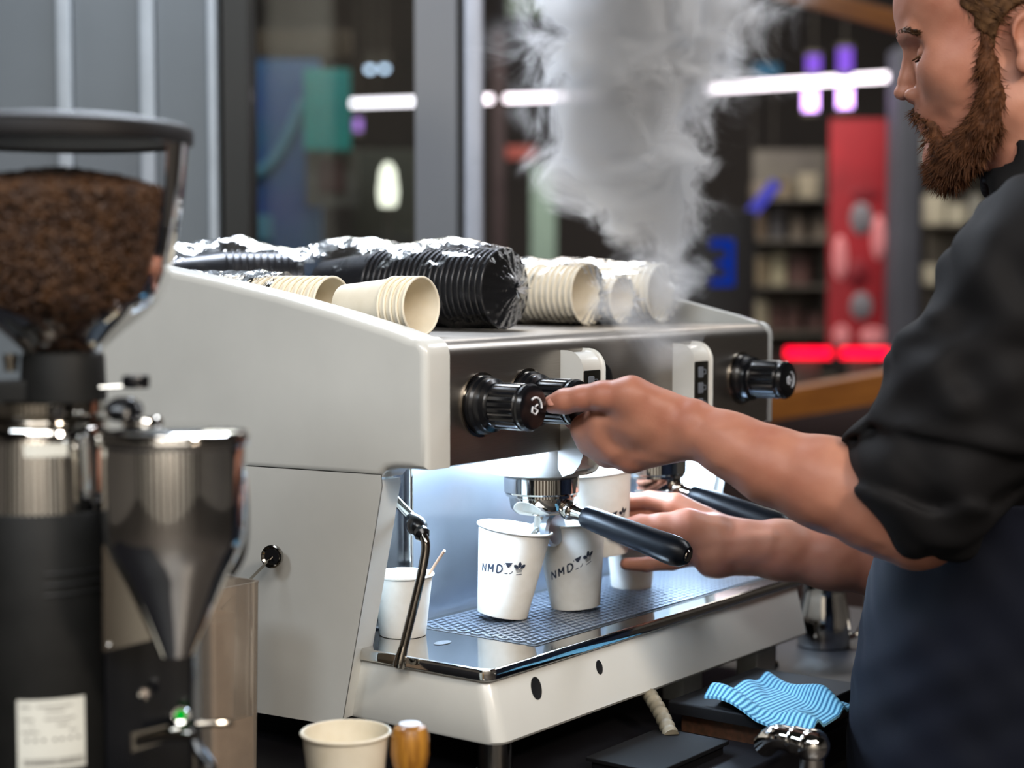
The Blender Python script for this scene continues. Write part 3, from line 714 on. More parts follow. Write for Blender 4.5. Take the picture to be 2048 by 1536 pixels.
P('green_light', G().rev([(0, .0042), (.003, .0038), (.0044, .002), (.0044, -.002)], 20, along(gpt(362, 1431, -.012), gpt(360, 1431, -.02))), glow('green_glow', '00c030', 1.0), fc, 'glowing green switch light')
fk = G(); fk.tube([gpt(275, 1483, -.02), gpt(330, 1474, -.03), gpt(392, 1472, -.045)], [.004, .0034, .003], 10); fk.tube([gpt(345, 1462, -.0), gpt(385, 1448, .0), gpt(465, 1446, .015)], [.003, .003, .0025], 10)
pr_ = [gpt(x, y, -.017) for x, y in ((262, 1466), (335, 1450), (345, 1478), (263, 1505))]; ps_ = [gpt(x, y, -.012) for x, y in ((262, 1466), (335, 1450), (345, 1478), (263, 1505))]
fk.add(list(pr_) + list(ps_), [(3, 2, 1, 0), (4, 5, 6, 7), (0, 1, 5, 4), (1, 2, 6, 5), (2, 3, 7, 6), (3, 0, 4, 7)])
P('portafilter_fork', fk, DKCHROME, fc)
P('power_cord', G().tube(bez([gpt(378, 1440, .0), gpt(398, 1500, -.01), gpt(425, 1545, -.02), gpt(430, 1640, -.02)], 6), .0045, 10), BLACK, fc)
# doser
DD = 1.245; dp = pD(DD, 346, 768); TD = Matrix.Translation((dp[0], dp[1], 0)); ds = DD / FPX
def dz(y): return pD(DD, 346, y)[2]
do = P('doser', G().rev([(0, dz(886)), (142 * ds, dz(886)), (143 * ds, dz(892)), (142.5 * ds, dz(980)), (141.5 * ds, dz(1050)), (140 * ds, dz(1072)), (135 * ds, dz(1094)), (125 * ds, dz(1120)), (110 * ds, dz(1148)), (94 * ds, dz(1180)), (67 * ds, dz(1240)), (40 * ds, dz(1300)), (33 * ds, dz(1318)), (28 * ds, dz(1318)), (34 * ds, dz(1298)), (0, dz(1290))], 72, TD), CHROME, cg_, 'polished steel dosing funnel')
P('doser_lid', G().rev([(0, dz(852)), (.03, dz(853)), (140 * ds, dz(858)), (148 * ds, dz(862)), (151 * ds, dz(870)), (151 * ds, dz(884)), (148 * ds, dz(890)), (0, dz(890))], 72, TD), CHROME, do)
P('lid_rim', G().rev([(150 * ds, dz(878)), (152 * ds, dz(874)), (150 * ds, dz(869))], 72, TD), DKCHROME, do)
lv = P('doser_lever', G().tube(bez([pD(DD + .03, 484, 945), pD(DD + .03, 489, 1010), pD(DD + .03, 486, 1100), pD(DD + .02, 462, 1150)], 6), .0032, 10), CHROME, do)
P('lid_knob', G().rev([(0, .018), (.006, .0175), (.0125, .0135), (.0145, .009), (.013, .003), (.008, 0), (0, 0)], 28, Matrix.Translation(pD(DD + .01, 248, 842)), flute=(2, 4, 4, .0012)), BLACK, do)
P('lid_clip', G().rev([(0, .006), (.014, .006), (.016, .003), (.016, 0), (0, 0)], 28, Matrix.Translation(pD(DD + .035, 285, 848))), CHROME, do)
red = pD(DD - .01, 270, 858)

# ================================================================== small things on the worktop
# dusty clear container with a thermometer
cb = Vector((-.150, .185, .9)); ctn = thing('storage_tub', 'tall dusty clear plastic tub with coffee powder beside the grinder', 'tub', tuple(cb))
wall_o = rrect(-.034, -.036, .034, .036, .008); wall_i = rrect(-.031, -.033, .031, .033, .006)
g = G(); n_ = len(wall_o); vs = []
for pl, z, s in ((wall_o, 0, .92), (wall_o, .197, 1), (wall_o, .2, 1.02), (wall_i, .2, 1.0), (wall_i, .004, .9)): vs += [(x * s, y * s, z) for x, y in pl]
fs = [(k * n_ + i, k * n_ + (i + 1) % n_, (k + 1) * n_ + (i + 1) % n_, (k + 1) * n_ + i) for k in range(4) for i in range(n_)] + [tuple(range(n_ - 1, -1, -1)), tuple(range(4 * n_, 5 * n_))]
TUB = clear('tub_plastic', (.9, .84, .78), .15, 1.4, haze=.35, hazecol=(.62, .52, .42))
obj('tub_wall', g.add(vs, fs), TUB, ctn)
obj('coffee_powder', G().plate([(x * .93, y * .93) for x, y in wall_i], .005, .165, .004), POWDER, ctn)
th_a, th_b = pX(-.06, 556, 1108), np.array((-.142, .180, 1.072)); dl = np.array(pX(-.05, 545, 1113))
thm = thing('thermometer', 'round steel dial thermometer leaning in the dusty tub', 'thermometer', tuple(th_b))
P('stem', G().tube([dl + (dl - th_b) * .12, dl, th_b], [.0013, .0016, .0014], 8), DKCHROME, thm)
dirn = (dl - th_b) / np.linalg.norm(dl - th_b)
face = np.array([-.93, -.3, .1]); face /= np.linalg.norm(face)
P('dial', G().rev([(0, -.003), (.011, -.003), (.0122, 0), (.0122, .004), (.0108, .0045), (.0085, .0025), (0, .0025)], 32, along(dl - face * .001, dl + face)), DKCHROME, thm)
P('dial_face', G().rev([(0, .0028), (.0083, .0028), (.0083, .0022)], 32, along(dl - face * .001, dl + face)), BLACK, thm)

# tamper
tp = Vector((-.1770, -.0985, .9)); TZ = -.007; tm = thing('tamper', 'wooden handled tamper with a white sticker on top beside the ivory cup', 'tamper', tuple(tp))
obj('tamper_base', G().rev([(0, 0), (.0285, 0), (.029, .001), (.029, .018), (.026, .022), (.012, .026), (.010, .03), (0, .03)], 40), CHROME, tm)
obj('wooden_handle', G().rev([(0, .028), (.011, .028), (.0125, .035), (.0130, .05), (.0142, .066), (.0163, .071), (.0170, .0765), (.0175, .078), (.0175, .0925), (.0170, .098), (.0145, .1035), (.009, .1065), (0, .107)], 44), WOOD, tm)
st = obj('sticker', G().rev([(0, .1077), (.0098, .1072), (.0102, .1065)], 32), STICK, tm)
sk_ = G()
for u in (-.003, -.001, .001, .0032): sk_.box((u - .0006, -.0011, .1078), (u + .0006, .0011, .1080), Matrix.Rotation(HEAD - math.pi / 2, 4, 'Z'))
obj('sticker_print', sk_, BLUEINK, st, smooth=0)

# knock-out slab on a wooden block, cloth over it
kb = thing('tamping_stand', 'black slab on a brown wooden block in front of the machine', 'tamping stand', (.37, -.165, .9))
P('wooden_block', G().box((.285, -.222, .9), (.46, -.10, .922), bev=.003), BROWN, kb)
P('black_slab', G().box((.272, -.232, .922), (.475, -.09, .935), bev=.004), DULL, kb)
CLOTHM = bpy.data.materials.new('blue_striped_cloth'); CLOTHM.use_nodes = True
N = CLOTHM.node_tree.nodes; L = CLOTHM.node_tree.links; b = N['Principled BSDF']; b.inputs['Roughness'].default_value = .9
at = N.new('ShaderNodeUVMap'); wv = N.new('ShaderNodeTexWave'); wv.inputs['Scale'].default_value = 7; wv.inputs['Distortion'].default_value = .6; mx = N.new('ShaderNodeMix'); mx.data_type = 'RGBA'
mx.inputs[6].default_value = lin('0c4f72'); mx.inputs[7].default_value = lin('78b2ca'); L.new(at.outputs[0], wv.inputs[0]); L.new(wv.outputs[0], mx.inputs[0]); L.new(mx.outputs[2], b.inputs['Base Color'])
MATS['cloth'] = CLOTHM
A_, B_, C_, D_ = np.array(pZ(.945, 1408, 1388)), np.array(pZ(.958, 1545, 1328)), np.array(pZ(.95, 1708, 1392)), np.array(pZ(.945, 1606, 1466))
nu, nv = 44, 36
def cloth_pt(u, v, lay):
    p = (1 - u) * (1 - v) * A_ + (1 - u) * v * B_ + u * v * C_ + u * (1 - v) * D_
    z = .0375 + .010 * math.exp(-((v - .12 - .15 * u) / .10) ** 2) + .011 * math.exp(-((v - .9 + .1 * u) / .10) ** 2) + .005 * math.sin(u * 7 + v * 3) + .003 * math.sin(v * 13 + u * 4) - .012 * max(0, u - .75) * 3
    p = p.copy(); p[2] = .9 + max(z, .037) + lay * .003; return p
vs = [cloth_pt(i / (nu - 1), j / (nv - 1), l) for l in (1, 0) for i in range(nu) for j in range(nv)]
fs = []
for i in range(nu - 1):
    for j in range(nv - 1):
        a = i * nv + j; fs.append((a, a + nv, a + nv + 1, a + 1)); o_ = nu * nv; fs.append((o_ + a, o_ + a + 1, o_ + a + nv + 1, o_ + a + nv))
o_ = nu * nv
for i in range(nu - 1):
    for j in (0, nv - 1): a = i * nv + j; fs.append((a, o_ + a, o_ + a + nv, a + nv) if j else (a, a + nv, o_ + a + nv, o_ + a))
for j in range(nv - 1):
    for i in (0, nu - 1): a = i * nv + j; fs.append((a, a + 1, o_ + a + 1, o_ + a))
cc = np.mean(vs, 0); cl = obj('cleaning_cloth', G().add([tuple(v - cc) for v in vs], fs), CLOTHM, loc=tuple(cc), smooth=60)
me = cl.data; uvl = me.uv_layers.new(name='UVMap'); uvs = {}
for l in (0, 1):
    for i in range(nu):
        for j in range(nv): uvs[l * nu * nv + i * nv + j] = (i / (nu - 1), j / (nv - 1))
for lp_ in me.loops: uvl.data[lp_.index].uv = uvs[lp_.vertex_index]
tag(cl, 'crumpled blue and white striped cleaning cloth lying on the black slab', 'cloth')

# drain hose into a black box
dbx = thing('drain_box', 'low black drain box on the worktop under the machine front', 'drain box', (.165, -.15, .9))
P('box_body', G().box((.10, -.185, .9), (.235, -.105, .910), bev=.004), DULL, dbx)
P('box_rim', G().box((.096, -.189, .910), (.239, -.101, .914), bev=.002), DULL, dbx)
hz = bez([(.30, -.03, .944), (.275, -.062, .941), (.246, -.098, .928), (.222, -.127, .912)], 16)
P1 = [np.array(p) for p in hz]; gh_ = G(); gh_.tube(hz, [.0088 if (i % 4) < 2 else .0074 for i in range(len(hz))], 16)
ho = obj('drain_hose', G().add([tuple(np.array(v) - P1[-1]) for v in gh_.v], gh_.f), HOSE, loc=tuple(P1[-1]), smooth=50); tag(ho, 'ribbed beige drain hose running from the machine into the black box', 'hose')

# chrome tap
tpo = np.array(pZ(.915, 1600, 1500)); tap = thing('chrome_tap', 'shiny chrome tap with a round ball head below the cloth', 'tap', (tpo[0], tpo[1] , .9))
bl = pD(1.62, 1625, 1492)
P('ball_head', G().ball(tuple(bl), .0165, 28), CHROME, tap)
P('tap_pipe', G().tube(bez([bl, pD(1.63, 1585, 1480), pD(1.64, 1552, 1474), pD(1.66, 1530, 1490)], 6), [.014] * 7 + [.012] * 12, 18), CHROME, tap)
P('tap_stem', G().tube([bl + np.array((0, 0, 0)), np.array((bl[0], bl[1], .9))], .012, 18), CHROME, tap)

# milk pitcher
mp = thing('milk_pitcher', 'small steel milk pitcher standing beyond the far end of the machine', 'pitcher', (.775, -.030, .9))
obj('pitcher_body', G().rev([(0, 0), (.034, 0), (.036, .002), (.036, .03), (.034, .05), (.029, .07), (.028, .082), (.030, .09), (.0292, .0905), (.027, .082), (.028, .07), (.033, .05), (.035, .03), (.035, .004), (0, .004)], 44), CHROME, mp)
hx = [Vector(CR) * r_ - Vector(FH) * .004 + Vector((0, 0, z)) for r_, z in ((.026, .082), (.045, .084), (.056, .072), (.055, .04), (.046, .018), (.034, .012))]
obj('pitcher_handle', G().tube(bez(hx, 6), .0035, 10), CHROME, mp)
# two white boxes under the far part of the machine
WB = mat('white_carton', 'a8aeb0', .6)
for (px_, py_, lab, sx) in ((1365, 1385, 'small white carton under the machine near the drain hose', .022), (1512, 1338, 'small white carton under the machine near the cloth', .025)):
    c = pZ(.905, px_, py_); o = obj('carton', G().box((-sx, -.015, 0), (sx, .015, .032), bev=.002), WB, loc=(c[0], max(c[1], -.05), .9)); tag(o, lab, 'carton')

# ================================================================== signed-distance modelling for the barista
def vlen(a): return np.sqrt((a * a).sum(-1))
def cone(a, b, ra, rb, k=.008, op='add'):
    a, b = np.array(a, float), np.array(b, float); ba = b - a; L2 = ba @ ba
    def f(p):
        q = p - a; t = np.clip((q @ ba) / L2, 0, 1); return vlen(q - t[..., None] * ba) - (ra + (rb - ra) * t)
    return (f, (a + b) / 2, math.sqrt(L2) / 2 + max(ra, rb), k, op)
def ell(c, r, k=.008, op='add', B=None):
    c, r = np.array(c, float), np.array(r, float)
    def f(p):
        q = p - c
        if B is not None: q = q @ B.T
        k0 = vlen(q / r); k1 = vlen(q / (r * r)) + 1e-9; return np.where(k0 < 1e-6, -r.min(), k0 * (k0 - 1) / k1)
    return (f, c, r.max(), k, op)
def torus(c, ax, Rm, r, k=.006, op='add', sq=1):
    c, ax = np.array(c, float), np.array(ax, float); ax = ax / np.linalg.norm(ax)
    def f(p):
        q = p - c; h = q @ ax; rad = vlen(q - h[..., None] * ax); return np.sqrt((rad - Rm) ** 2 + (h / sq) ** 2) - r
    return (f, c, Rm + r * max(1, sq), k, op)
def capped(a, b, ra, rb, k=.006, op='add'):
    a, b = np.array(a, float), np.array(b, float); ba = b - a; L = np.linalg.norm(ba); ax = ba / L
    def f(p):
        q = p - a; h = q @ ax; rad = vlen(q - h[..., None] * ax); t = np.clip(h / L, 0, 1)
        d1 = rad - (ra + (rb - ra) * t); d2 = np.abs(h - L / 2) - L / 2
        return np.minimum(np.maximum(d1, d2), 0) + np.sqrt(np.maximum(d1, 0) ** 2 + np.maximum(d2, 0) ** 2) - .002
    return (f, (a + b) / 2, L / 2 + max(ra, rb), k, op)
def chain(pts, k=.008): return [cone(p[0], q[0], p[1], q[1], k) for p, q in zip(pts, pts[1:])]
def sdf_eval(p, prims):
    d = np.full(p.shape[:-1], 1.0)
    for f, c, r, k, op in prims:
        e = f(p)
        if op == 'add':
            h = np.clip(.5 + .5 * (d - e) / k, 0, 1); d = d * (1 - h) + e * h - k * h * (1 - h)
        elif op == 'sub':
            h = np.clip(.5 - .5 * (d + e) / k, 0, 1); d = d * (1 - h) - e * h + k * h * (1 - h)
        else:                                                   # intersect
            d = np.maximum(d, e)
    return d
def sdf_mesh(name, prims, h, m, post=None, glob=None, origin=None):
    B = 16; adds = [q for q in prims if q[4] == 'add']
    lo = np.min([c - r for _, c, r, _, _ in adds], 0) - 4 * h; hi = np.max([c + r for _, c, r, _, _ in adds], 0) + 4 * h
    nb_ = np.ceil((hi - lo) / (B * h)).astype(int); grid = openvdb.FloatGrid(3 * h)
    C_ = np.array([q[1] for q in prims]); R_ = np.array([q[2] for q in prims]); half = B * h * .87
    ax = np.arange(B) * h; off = np.stack(np.meshgrid(ax, ax, ax, indexing='ij'), -1); probe = off[::5, ::5, ::5]
    for i in range(nb_[0]):
        for j in range(nb_[1]):
            for k_ in range(nb_[2]):
                o = lo + np.array((i, j, k_)) * B * h; c = o + B * h / 2
                near = np.nonzero(np.sqrt(((C_ - c) ** 2).sum(1)) < R_ + half + .016)[0]
                if not len(near): continue
                pr = [prims[n] for n in near] + (glob or [])
                dq = sdf_eval(o + probe, pr)
                if post: dq = post(o + probe, dq)
                if dq.min() > 8 * h + .002: continue
                ijk = (i * B, j * B, k_ * B)
                if dq.max() < -(8 * h + .002): grid.fill(ijk, tuple(q + B - 1 for q in ijk), -3 * h, True); continue
                P_ = o + off; d = sdf_eval(P_, pr)
                if post: d = post(P_, d)
                grid.copyFromArray(np.clip(d, -3 * h, 3 * h).astype(np.float32), ijk=ijk)
    pts, tris, quads = grid.convertToPolygons(isovalue=0.0, adaptivity=0.0)
    pts = np.array(pts) * h + lo
    og = np.array(origin) if origin is not None else np.zeros(3)
    faces = [tuple(int(x) for x in q) for q in quads] + [tuple(int(x) for x in t) for t in tris]
    vol = 0.0
    if len(quads):
        q = np.array(quads); a, b, c = pts[q[:, 0]], pts[q[:, 1]], pts[q[:, 2]]; vol = np.einsum('ij,ij->i', a - pts.mean(0), np.cross(b - pts.mean(0), c - pts.mean(0))).sum()
    if vol < 0: faces = [f[::-1] for f in faces]
    me = bpy.data.meshes.new(name); me.from_pydata([tuple(p) for p in pts - og], [], faces); me.update()
    me.polygons.foreach_set('use_smooth', [True] * len(me.polygons)); me.materials.append(m)
    return me
def K(px_, py_, X_): return pX(X_, px_, py_)

PO = (.44, -.44, 0.0)
person = thing('person', 'bearded person in dark shirt and navy apron with one hand on a knob', 'person', PO)
# ---- left arm and hand (on the second knob)
skin = []
skin += chain([((.232, -.515, 1.40), .052), (K(1925, 850, .215), .050), (K(1838, 1030, .205), .046)], .02)
skin += chain([(K(1832, 1050, .205), .0425), (K(1760, 1006, .195), .0470), (K(1650, 966, .184), .0440), (K(1540, 930, .170), .0365), (K(1460, 890, .158), .0305), (K(1395, 858, .150), .0262)], .014)
LM = [(K(1205, 838, .119), (1378, 838, .146)), (K(1208, 868, .124), (1378, 850, .147)), (K(1230, 897, .131), (1380, 864, .149)), (K(1262, 917, .142), (1384, 880, .152))]
for (p, q), r in zip(LM, (.0150, .0155, .0152, .0140)): skin.append(cone(K(*q), p, .019, r, .012))
fing = [[(1205, 838, .119, .0140), (1168, 858, .125, .0117), (1150, 838, .156, .0098), (1152, 812, .1655, .0085)],
        [(1208, 868, .124, .0142), (1182, 884, .140, .0125), (1178, 858, .172, .0098), (1182, 830, .1745, .0085)],
        [(1230, 897, .131, .0140), (1214, 908, .152, .0125), (1212, 880, .180, .0095), (1216, 852, .180, .0082)],
        [(1262, 917, .142, .0125), (1250, 920, .168, .0098), (1246, 895, .184, .0088), (1248, 870, .182, .0076)]]
for f_ in fing: skin += chain([(K(a, b, c), r) for a, b, c, r in f_], .010)
skin.append(ell(K(1196, 868, .131), (.017, .022, .024), .012))
skin += chain([(K(1345, 828, .142), .021), (K(1262, 792, .113), .0195), (K(1205, 791, .101), .0142), (K(1163, 797, .0945), .0124), (K(1130, 802, .0905), .0122), (K(1106, 808, .089), .0100)], .006)
skin.append(ell(K(1280, 835, .132), (.03, .032, .026), .014))
# ---- right arm and hand (holding the cup)
skin += chain([((.632, -.50, 1.40), .052), (K(1990, 900, .62), .05), (K(1860, 1128, .575), .044)], .02)
skin += chain([(K(1860, 1128, .575), .043), (K(1770, 1124, .535), .041), (K(1660, 1112, .492), .0375), (K(1560, 1100, .455), .0335), (K(1480, 1094, .428), .0300), (K(1440, 1090, .415), .0275)], .014)
RM = [((1352, 1010, .406), (1448, 1066, .425), .0145), ((1360, 1036, .416), (1450, 1078, .427), .0145), ((1372, 1072, .418), (1452, 1096, .426), .0145), ((1392, 1108, .410), (1450, 1112, .42), .0140)]
for a_, b_, r in RM: skin.append(cone(K(*b_), K(*a_), .020, r, .012))
rf = [[(1352, 1010, .406, .0138), (1300, 1000, .405, .0108), (1262, 1003, .404, .0096), (1226, 1008, .398, .0084)],
      [(1360, 1036, .416, .0138), (1304, 1032, .411, .0110), (1262, 1036, .410, .0098), (1222, 1042, .402, .0085)],
      [(1372, 1072, .418, .0135), (1318, 1078, .411, .0106), (1272, 1084, .408, .0094), (1236, 1088, .402, .0082)],
      [(1392, 1108, .410, .0128), (1345, 1124, .388, .0098), (1294, 1129, .370, .0085), (1252, 1128, .356, .0072)]]
for f_ in rf: skin += chain([(K(a, b, c), r) for a, b, c, r in f_], .0035)
skin += chain([(K(1425, 1070, .402), .0245), (K(1372, 1058, .380), .0225), (K(1322, 1054, .362), .0150), (K(1280, 1052, .349), .0120), (K(1240, 1055, .334), .0095)], .008)
skin += [cone(K(1405, 1088, .381), K(1540, 1076, .424), .006, .005, .012), cone(K(1410, 1112, .383), K(1530, 1100, .420), .005, .005, .012)]
skin.append(ell(K(1428, 1120, .402), (.024, .022, .022), .012))
skin.append(ell(K(1400, 1085, .406), (.026, .026, .024), .012))
# ---- trunk core and neck
skin.append(cone((.235, -.515, 1.395), (.63, -.50, 1.395), .055, .055, .02)); skin.append(cone((.43, -.49, 1.40), (.43, -.46, 1.20), .11, .12, .03))

# ---- head: local axes f (where the face points), l (his left), u
TH = R(112.0); hf = np.array([math.cos(TH), math.sin(TH), 0.0]); hl = np.array([-math.sin(TH), math.cos(TH), 0.0]); hu = np.array([0, 0, 1.0])
HO = np.array(pD(1.745, 2045, 100)); BH = np.stack([hf, hl, hu])
def H(f, l, u): return HO + f * hf + l * hl + u * hu
def hel(f, l, u, rf_, rl, ru, k=.012, op='add', pitch=0):
    B = BH
    if pitch:
        c_, s_ = math.cos(R(pitch)), math.sin(R(pitch)); B = np.stack([c_ * hf - s_ * hu, hl, s_ * hf + c_ * hu])
    return ell(H(f, l, u), (rf_, rl, ru), k, op, B)
hd = [hel(.014, 0, .057, .108, .077, .090, .02), hel(.058, 0, .045, .067, .060, .056, .03), hel(.046, 0, -.030, .060, .059, .074, .03), hel(-.02, 0, .03, .085, .07, .08, .03)]
for s in (-1, 1):
    hd.append(cone(H(.012, s * .050, -.062), H(.074, s * .012, -.108), .017, .015, .025))
    hd.append(hel(.068, s * .044, -.022, .030, .020, .024, .03))
hd.append(hel(.078, 0, -.108, .018, .022, .017, .015))
hd.append(hel(.082, 0, -.062, .0245, .030, .024, .015))
for s in (-1, 1): hd.append(cone(H(.1075, s * .034, .019), H(.1165, s * .008, .017), .0085, .0085, .01))
for s in (-1, 1): hd.append(hel(.1105, s * .033, -.004, .017, .0165, .0110, .008, 'sub'))
hd += [cone(H(.1105, 0, .004), H(.1165, 0, -.028), .0072, .0085, .008), hel(.1185, 0, -.040, .0100, .0088, .0085, .006)]
for s in (-1, 1): hd.append(hel(.1055, s * .0125, -.0435, .0118, .0068, .0080, .005))
for s in (-1, 1): hd.append(hel(.1085, s * .0065, -.0525, .006, .0032, .003, .002, 'sub'))
hd += [hel(.0935, 0, -.0655, .0115, .021, .0045, .004), hel(.0905, 0, -.0785, .0110, .018, .0055, .004)]
for s in (-1, 1):                                               # lowered eyelids over the eyeballs
    hd.append(hel(.0915, s * .0325, -.0045, .0128, .0125, .0122, .003))
    hd.append(cone(H(.1030, s * .024, -.0088), H(.0980, s * .0445, -.0068), .0013, .0013, .002, 'sub'))
    e0 = H(-.004, s * .0755, .004)                              # ear
    hd.append(hel(-.006, s * .0765, .006, .019, .0065, .031, .006, pitch=12)); hd.append(torus(H(-.007, s * .082, .010), hl, .0165, .0038, .004)); hd.append(hel(.000, s * .079, -.022, .009, .0055, .010, .005))
    hd.append(hel(.001, s * .0845, .004, .0085, .0065, .0135, .003, 'sub'))
hd += [cone(H(-.008, 0, -.045), H(-.045, 0, -.175), .058, .063, .03)]
skin_all = skin + hd
def skin_post(p, d):
    return d + .00035 * np.sin(p[..., 0] * 160 + 3 * np.sin(p[..., 2] * 90)) * np.sin(p[..., 1] * 140)
body = obj('body', None, None, person, mesh=sdf_mesh('body', skin_all, .0019, SKIN, skin_post, origin=PO)); body['label'] = 'skin of face, neck, arms and hands'
# nails
def nail(c, axis, nrm, lx=.0062, wy=.0048):
    axis = Vector(axis).normalized(); nrm = Vector(nrm); nrm = (nrm - axis * nrm.dot(axis)).normalized(); sd = axis.cross(nrm)
    P('thumb_nail', G().ball((0, 0, 0), (lx, wy, .0012), 16, frame(np.array(c) - np.array(PO), axis, sd, nrm)), NAIL, body)
tA, tB = K(1130, 802, .0905), K(1106, 808, .089)
nail(np.array(K(1104, 803, .0795)) , tB - tA, (-.85, -.25, .45))

# eyebrows, lashes, eyes
def hairs(name, pts_dirs, r, m, parent, label=None):
    g = G()
    pts_dirs = [(np.array(p) - np.array(PO), d, L_) for p, d, L_ in pts_dirs]
    for p, d, L_ in pts_dirs:
        p = Vector(p); d = Vector(d).normalized(); g.tube([p, p + d * L_ * .5 + Vector((0, 0, -.0004)), p + d * L_], [r, r * .8, r * .15], 4, cap=False)
    return P(name, g, m, parent, label, smooth=0)
br = []
for s in (-1, 1):
    for k in range(420):
        t = rng.random(); c = H(.1245 - .020 * t ** 1.4, s * (.008 + .036 * t), .0175 + .005 * math.sin(t * 2.6) - .004 * t + .004 * (rng.random() - .5))
        br.append((c, -hf * .6 + hl * s * .7 + hu * (.25 - .5 * t) + rng.normal(size=3) * .15, .009))
def surf(p, d, reach=.03):                                       # slide a point along d to the outermost skin surface
    t = np.linspace(reach, -reach, 61); L_ = np.array(p) + t[:, None] * np.array(d); v = sdf_eval(L_, hd); i = np.argmax(v < 0); return L_[i]
br = [(surf(p, (hf + hl * np.sign((p - HO) @ hl) * .5) / 1.118), d, L_) for p, d, L_ in br]
la = []
hairs('eyebrow', br, .0008, HAIR, body)
for s in (-1, 1):
    for k in range(46):
        t = k / 45; c = H(.1037 - .0055 * t, s * (.0235 + .0215 * t), -.0085 + .0022 * t)
        la.append((c, hf * .8 + hl * s * .3 - hu * .55, .0078))
la = [(surf(p, (hf + hl * np.sign((p - HO) @ hl) * .5) / 1.118, .015), d, L_) for p, d, L_ in la]
hairs('eyelash', la, .0006, HAIR, body)
# hair on the head
cran = [hel(.014, 0, .058, .1145, .0835, .0965, .02), hel(-.02, 0, .03, .0905, .0755, .085, .03)]
def local(p): q = p - HO; return q @ hf, q @ hl, q @ hu
def hair_post(p, d):
    f, l, u = local(p)
    cut1 = (f - .67 * u - .0345 + .003 * np.sin(u * 300)) * .83
    ear = .030 - np.sqrt((f + .002) ** 2 + ((u + .002) * .8) ** 2); ear = np.where(np.abs(l) > .045, ear, -1)
    nape = (-.042 - u)
    d = d + .0012 * np.sin(f * 420 + 4 * np.sin(u * 130)) * np.sin(u * 260 + l * 200)
    return np.maximum(np.maximum(d, cut1), np.maximum(ear, nape))
hm = sdf_mesh('hair', cran, .0025, HAIR, hair_post, origin=PO)
ho_ = obj('hair', None, None, person, mesh=hm); ho_['label'] = 'short brown hair'
def strands(mesh, parent, name, m, n, flow, lo, hi, r):
    nv_ = len(mesh.vertices); co_ = np.empty(nv_ * 3); mesh.vertices.foreach_get('co', co_); co_ = co_.reshape(-1, 3); no_ = np.empty(nv_ * 3); mesh.vertices.foreach_get('normal', no_); no_ = no_.reshape(-1, 3)
    g = G()
    for i in rng.choice(nv_, min(nv_, n), replace=False):
        n_ = no_[i]; d_ = n_ * .45 + flow + rng.normal(size=3) * .28; d_ = Vector(d_ / np.linalg.norm(d_)); L_ = lo + (hi - lo) * rng.random(); p = Vector(co_[i]) - Vector(n_) * .001
        g.tube([p, p + d_ * L_ * .6, p + d_ * L_ + Vector(n_) * .001], [r, r * .8, r * .15], 3, cap=False)
    o = obj(name, g, m, parent, smooth=0); o['kind'] = 'stuff'; return o
strands(hm, ho_, 'hair_strands', HAIR, 5000, -hf * .9 + hu * -.15, .008, .018, .00045)
# beard
bd = []
for s in (-1, 1):
    bd += chain([(H(.0365, s * .0655, .012), .0065), (H(.0350, s * .0655, -.025), .0085), (H(.030, s * .0605, -.055), .0125), (H(.036, s * .0530, -.080), .0165), (H(.055, s * .036, -.102), .0185), (H(.072, s * .014, -.116), .0200)], .012)
    bd += chain([(H(.1045, s * .004, -.0605), .0045), (H(.0985, s * .016, -.0645), .0052), (H(.088, s * .0265, -.077), .0052), (H(.080, s * .028, -.098), .008), (H(.070, s * .022, -.112), .016)], .006)
bd += [hel(.0715, 0, -.120, .0185, .027, .0205, .012), hel(.0905, 0, -.0925, .0060, .009, .007, .006)]
def beard_post(p, d): return d + .0016 * np.sin(p[..., 0] * 500 + 2 * np.sin(p[..., 2] * 310)) * np.sin(p[..., 2] * 420 + p[..., 1] * 350)
bm = sdf_mesh('beard', bd, .002, BEARD, beard_post, origin=PO)
be = obj('beard', None, None, person, mesh=bm); be['label'] = 'full red-brown beard and moustache'
strands(bm, be, 'beard_hair', BEARD, 5200, np.array([0, 0, -.8]) + hf * .25, .006, .014, .00042)

# ------------------------------------------------------------------ clothes
def torso_prim(infl, k=.02):
    zs = np.array([.60, .85, 1.0, 1.15, 1.30, 1.38, 1.43, 1.47]); a_ = np.array([.175, .18, .18, .185, .20, .195, .16, .085]) + infl; b_ = np.array([.14, .15, .15, .142, .13, .115, .095, .07]) + infl; cy = np.array([-.43, -.408, -.418, -.44, -.46, -.475, -.485, -.475])
    def f(p):
        z = p[..., 2]; A = np.interp(z, zs, a_); Bq = np.interp(z, zs, b_); Cy = np.interp(z, zs, cy)
        x = (p[..., 0] - .44) / A; y = (p[..., 1] - Cy) / Bq; d = (np.sqrt(x * x + y * y) - 1) * np.minimum(A, Bq)
        return np.maximum(d, np.maximum(z - 1.485 - infl, .60 - z))
    return (f, np.array((.44, -.45, 1.05)), .55, k, 'add')
cuf0, cuf1 = K(1880, 915, .205), K(1812, 992, .203); cax = np.array(cuf1) - np.array(cuf0)
shirt = [torso_prim(0), cone((.232, -.515, 1.385), (.63, -.50, 1.385), .078, .078, .04)]
shirt += chain([(K(2085, 520, .230), .078), (K(1945, 790, .212), .075), (K(1885, 915, .206), .070)], .03)
shirt += [capped(cuf0, cuf1, .068, .0655, .02), torus(np.array(cuf1) - cax * .12, cax, .0625, .0115, .004, sq=1.5), torus(np.array(cuf1) - cax * .48, cax + np.array((.02, .01, .02)), .067, .0100, .005, sq=1.4)]
cr0, cr1 = K(1985, 900, .62), K(1905, 1075, .59)
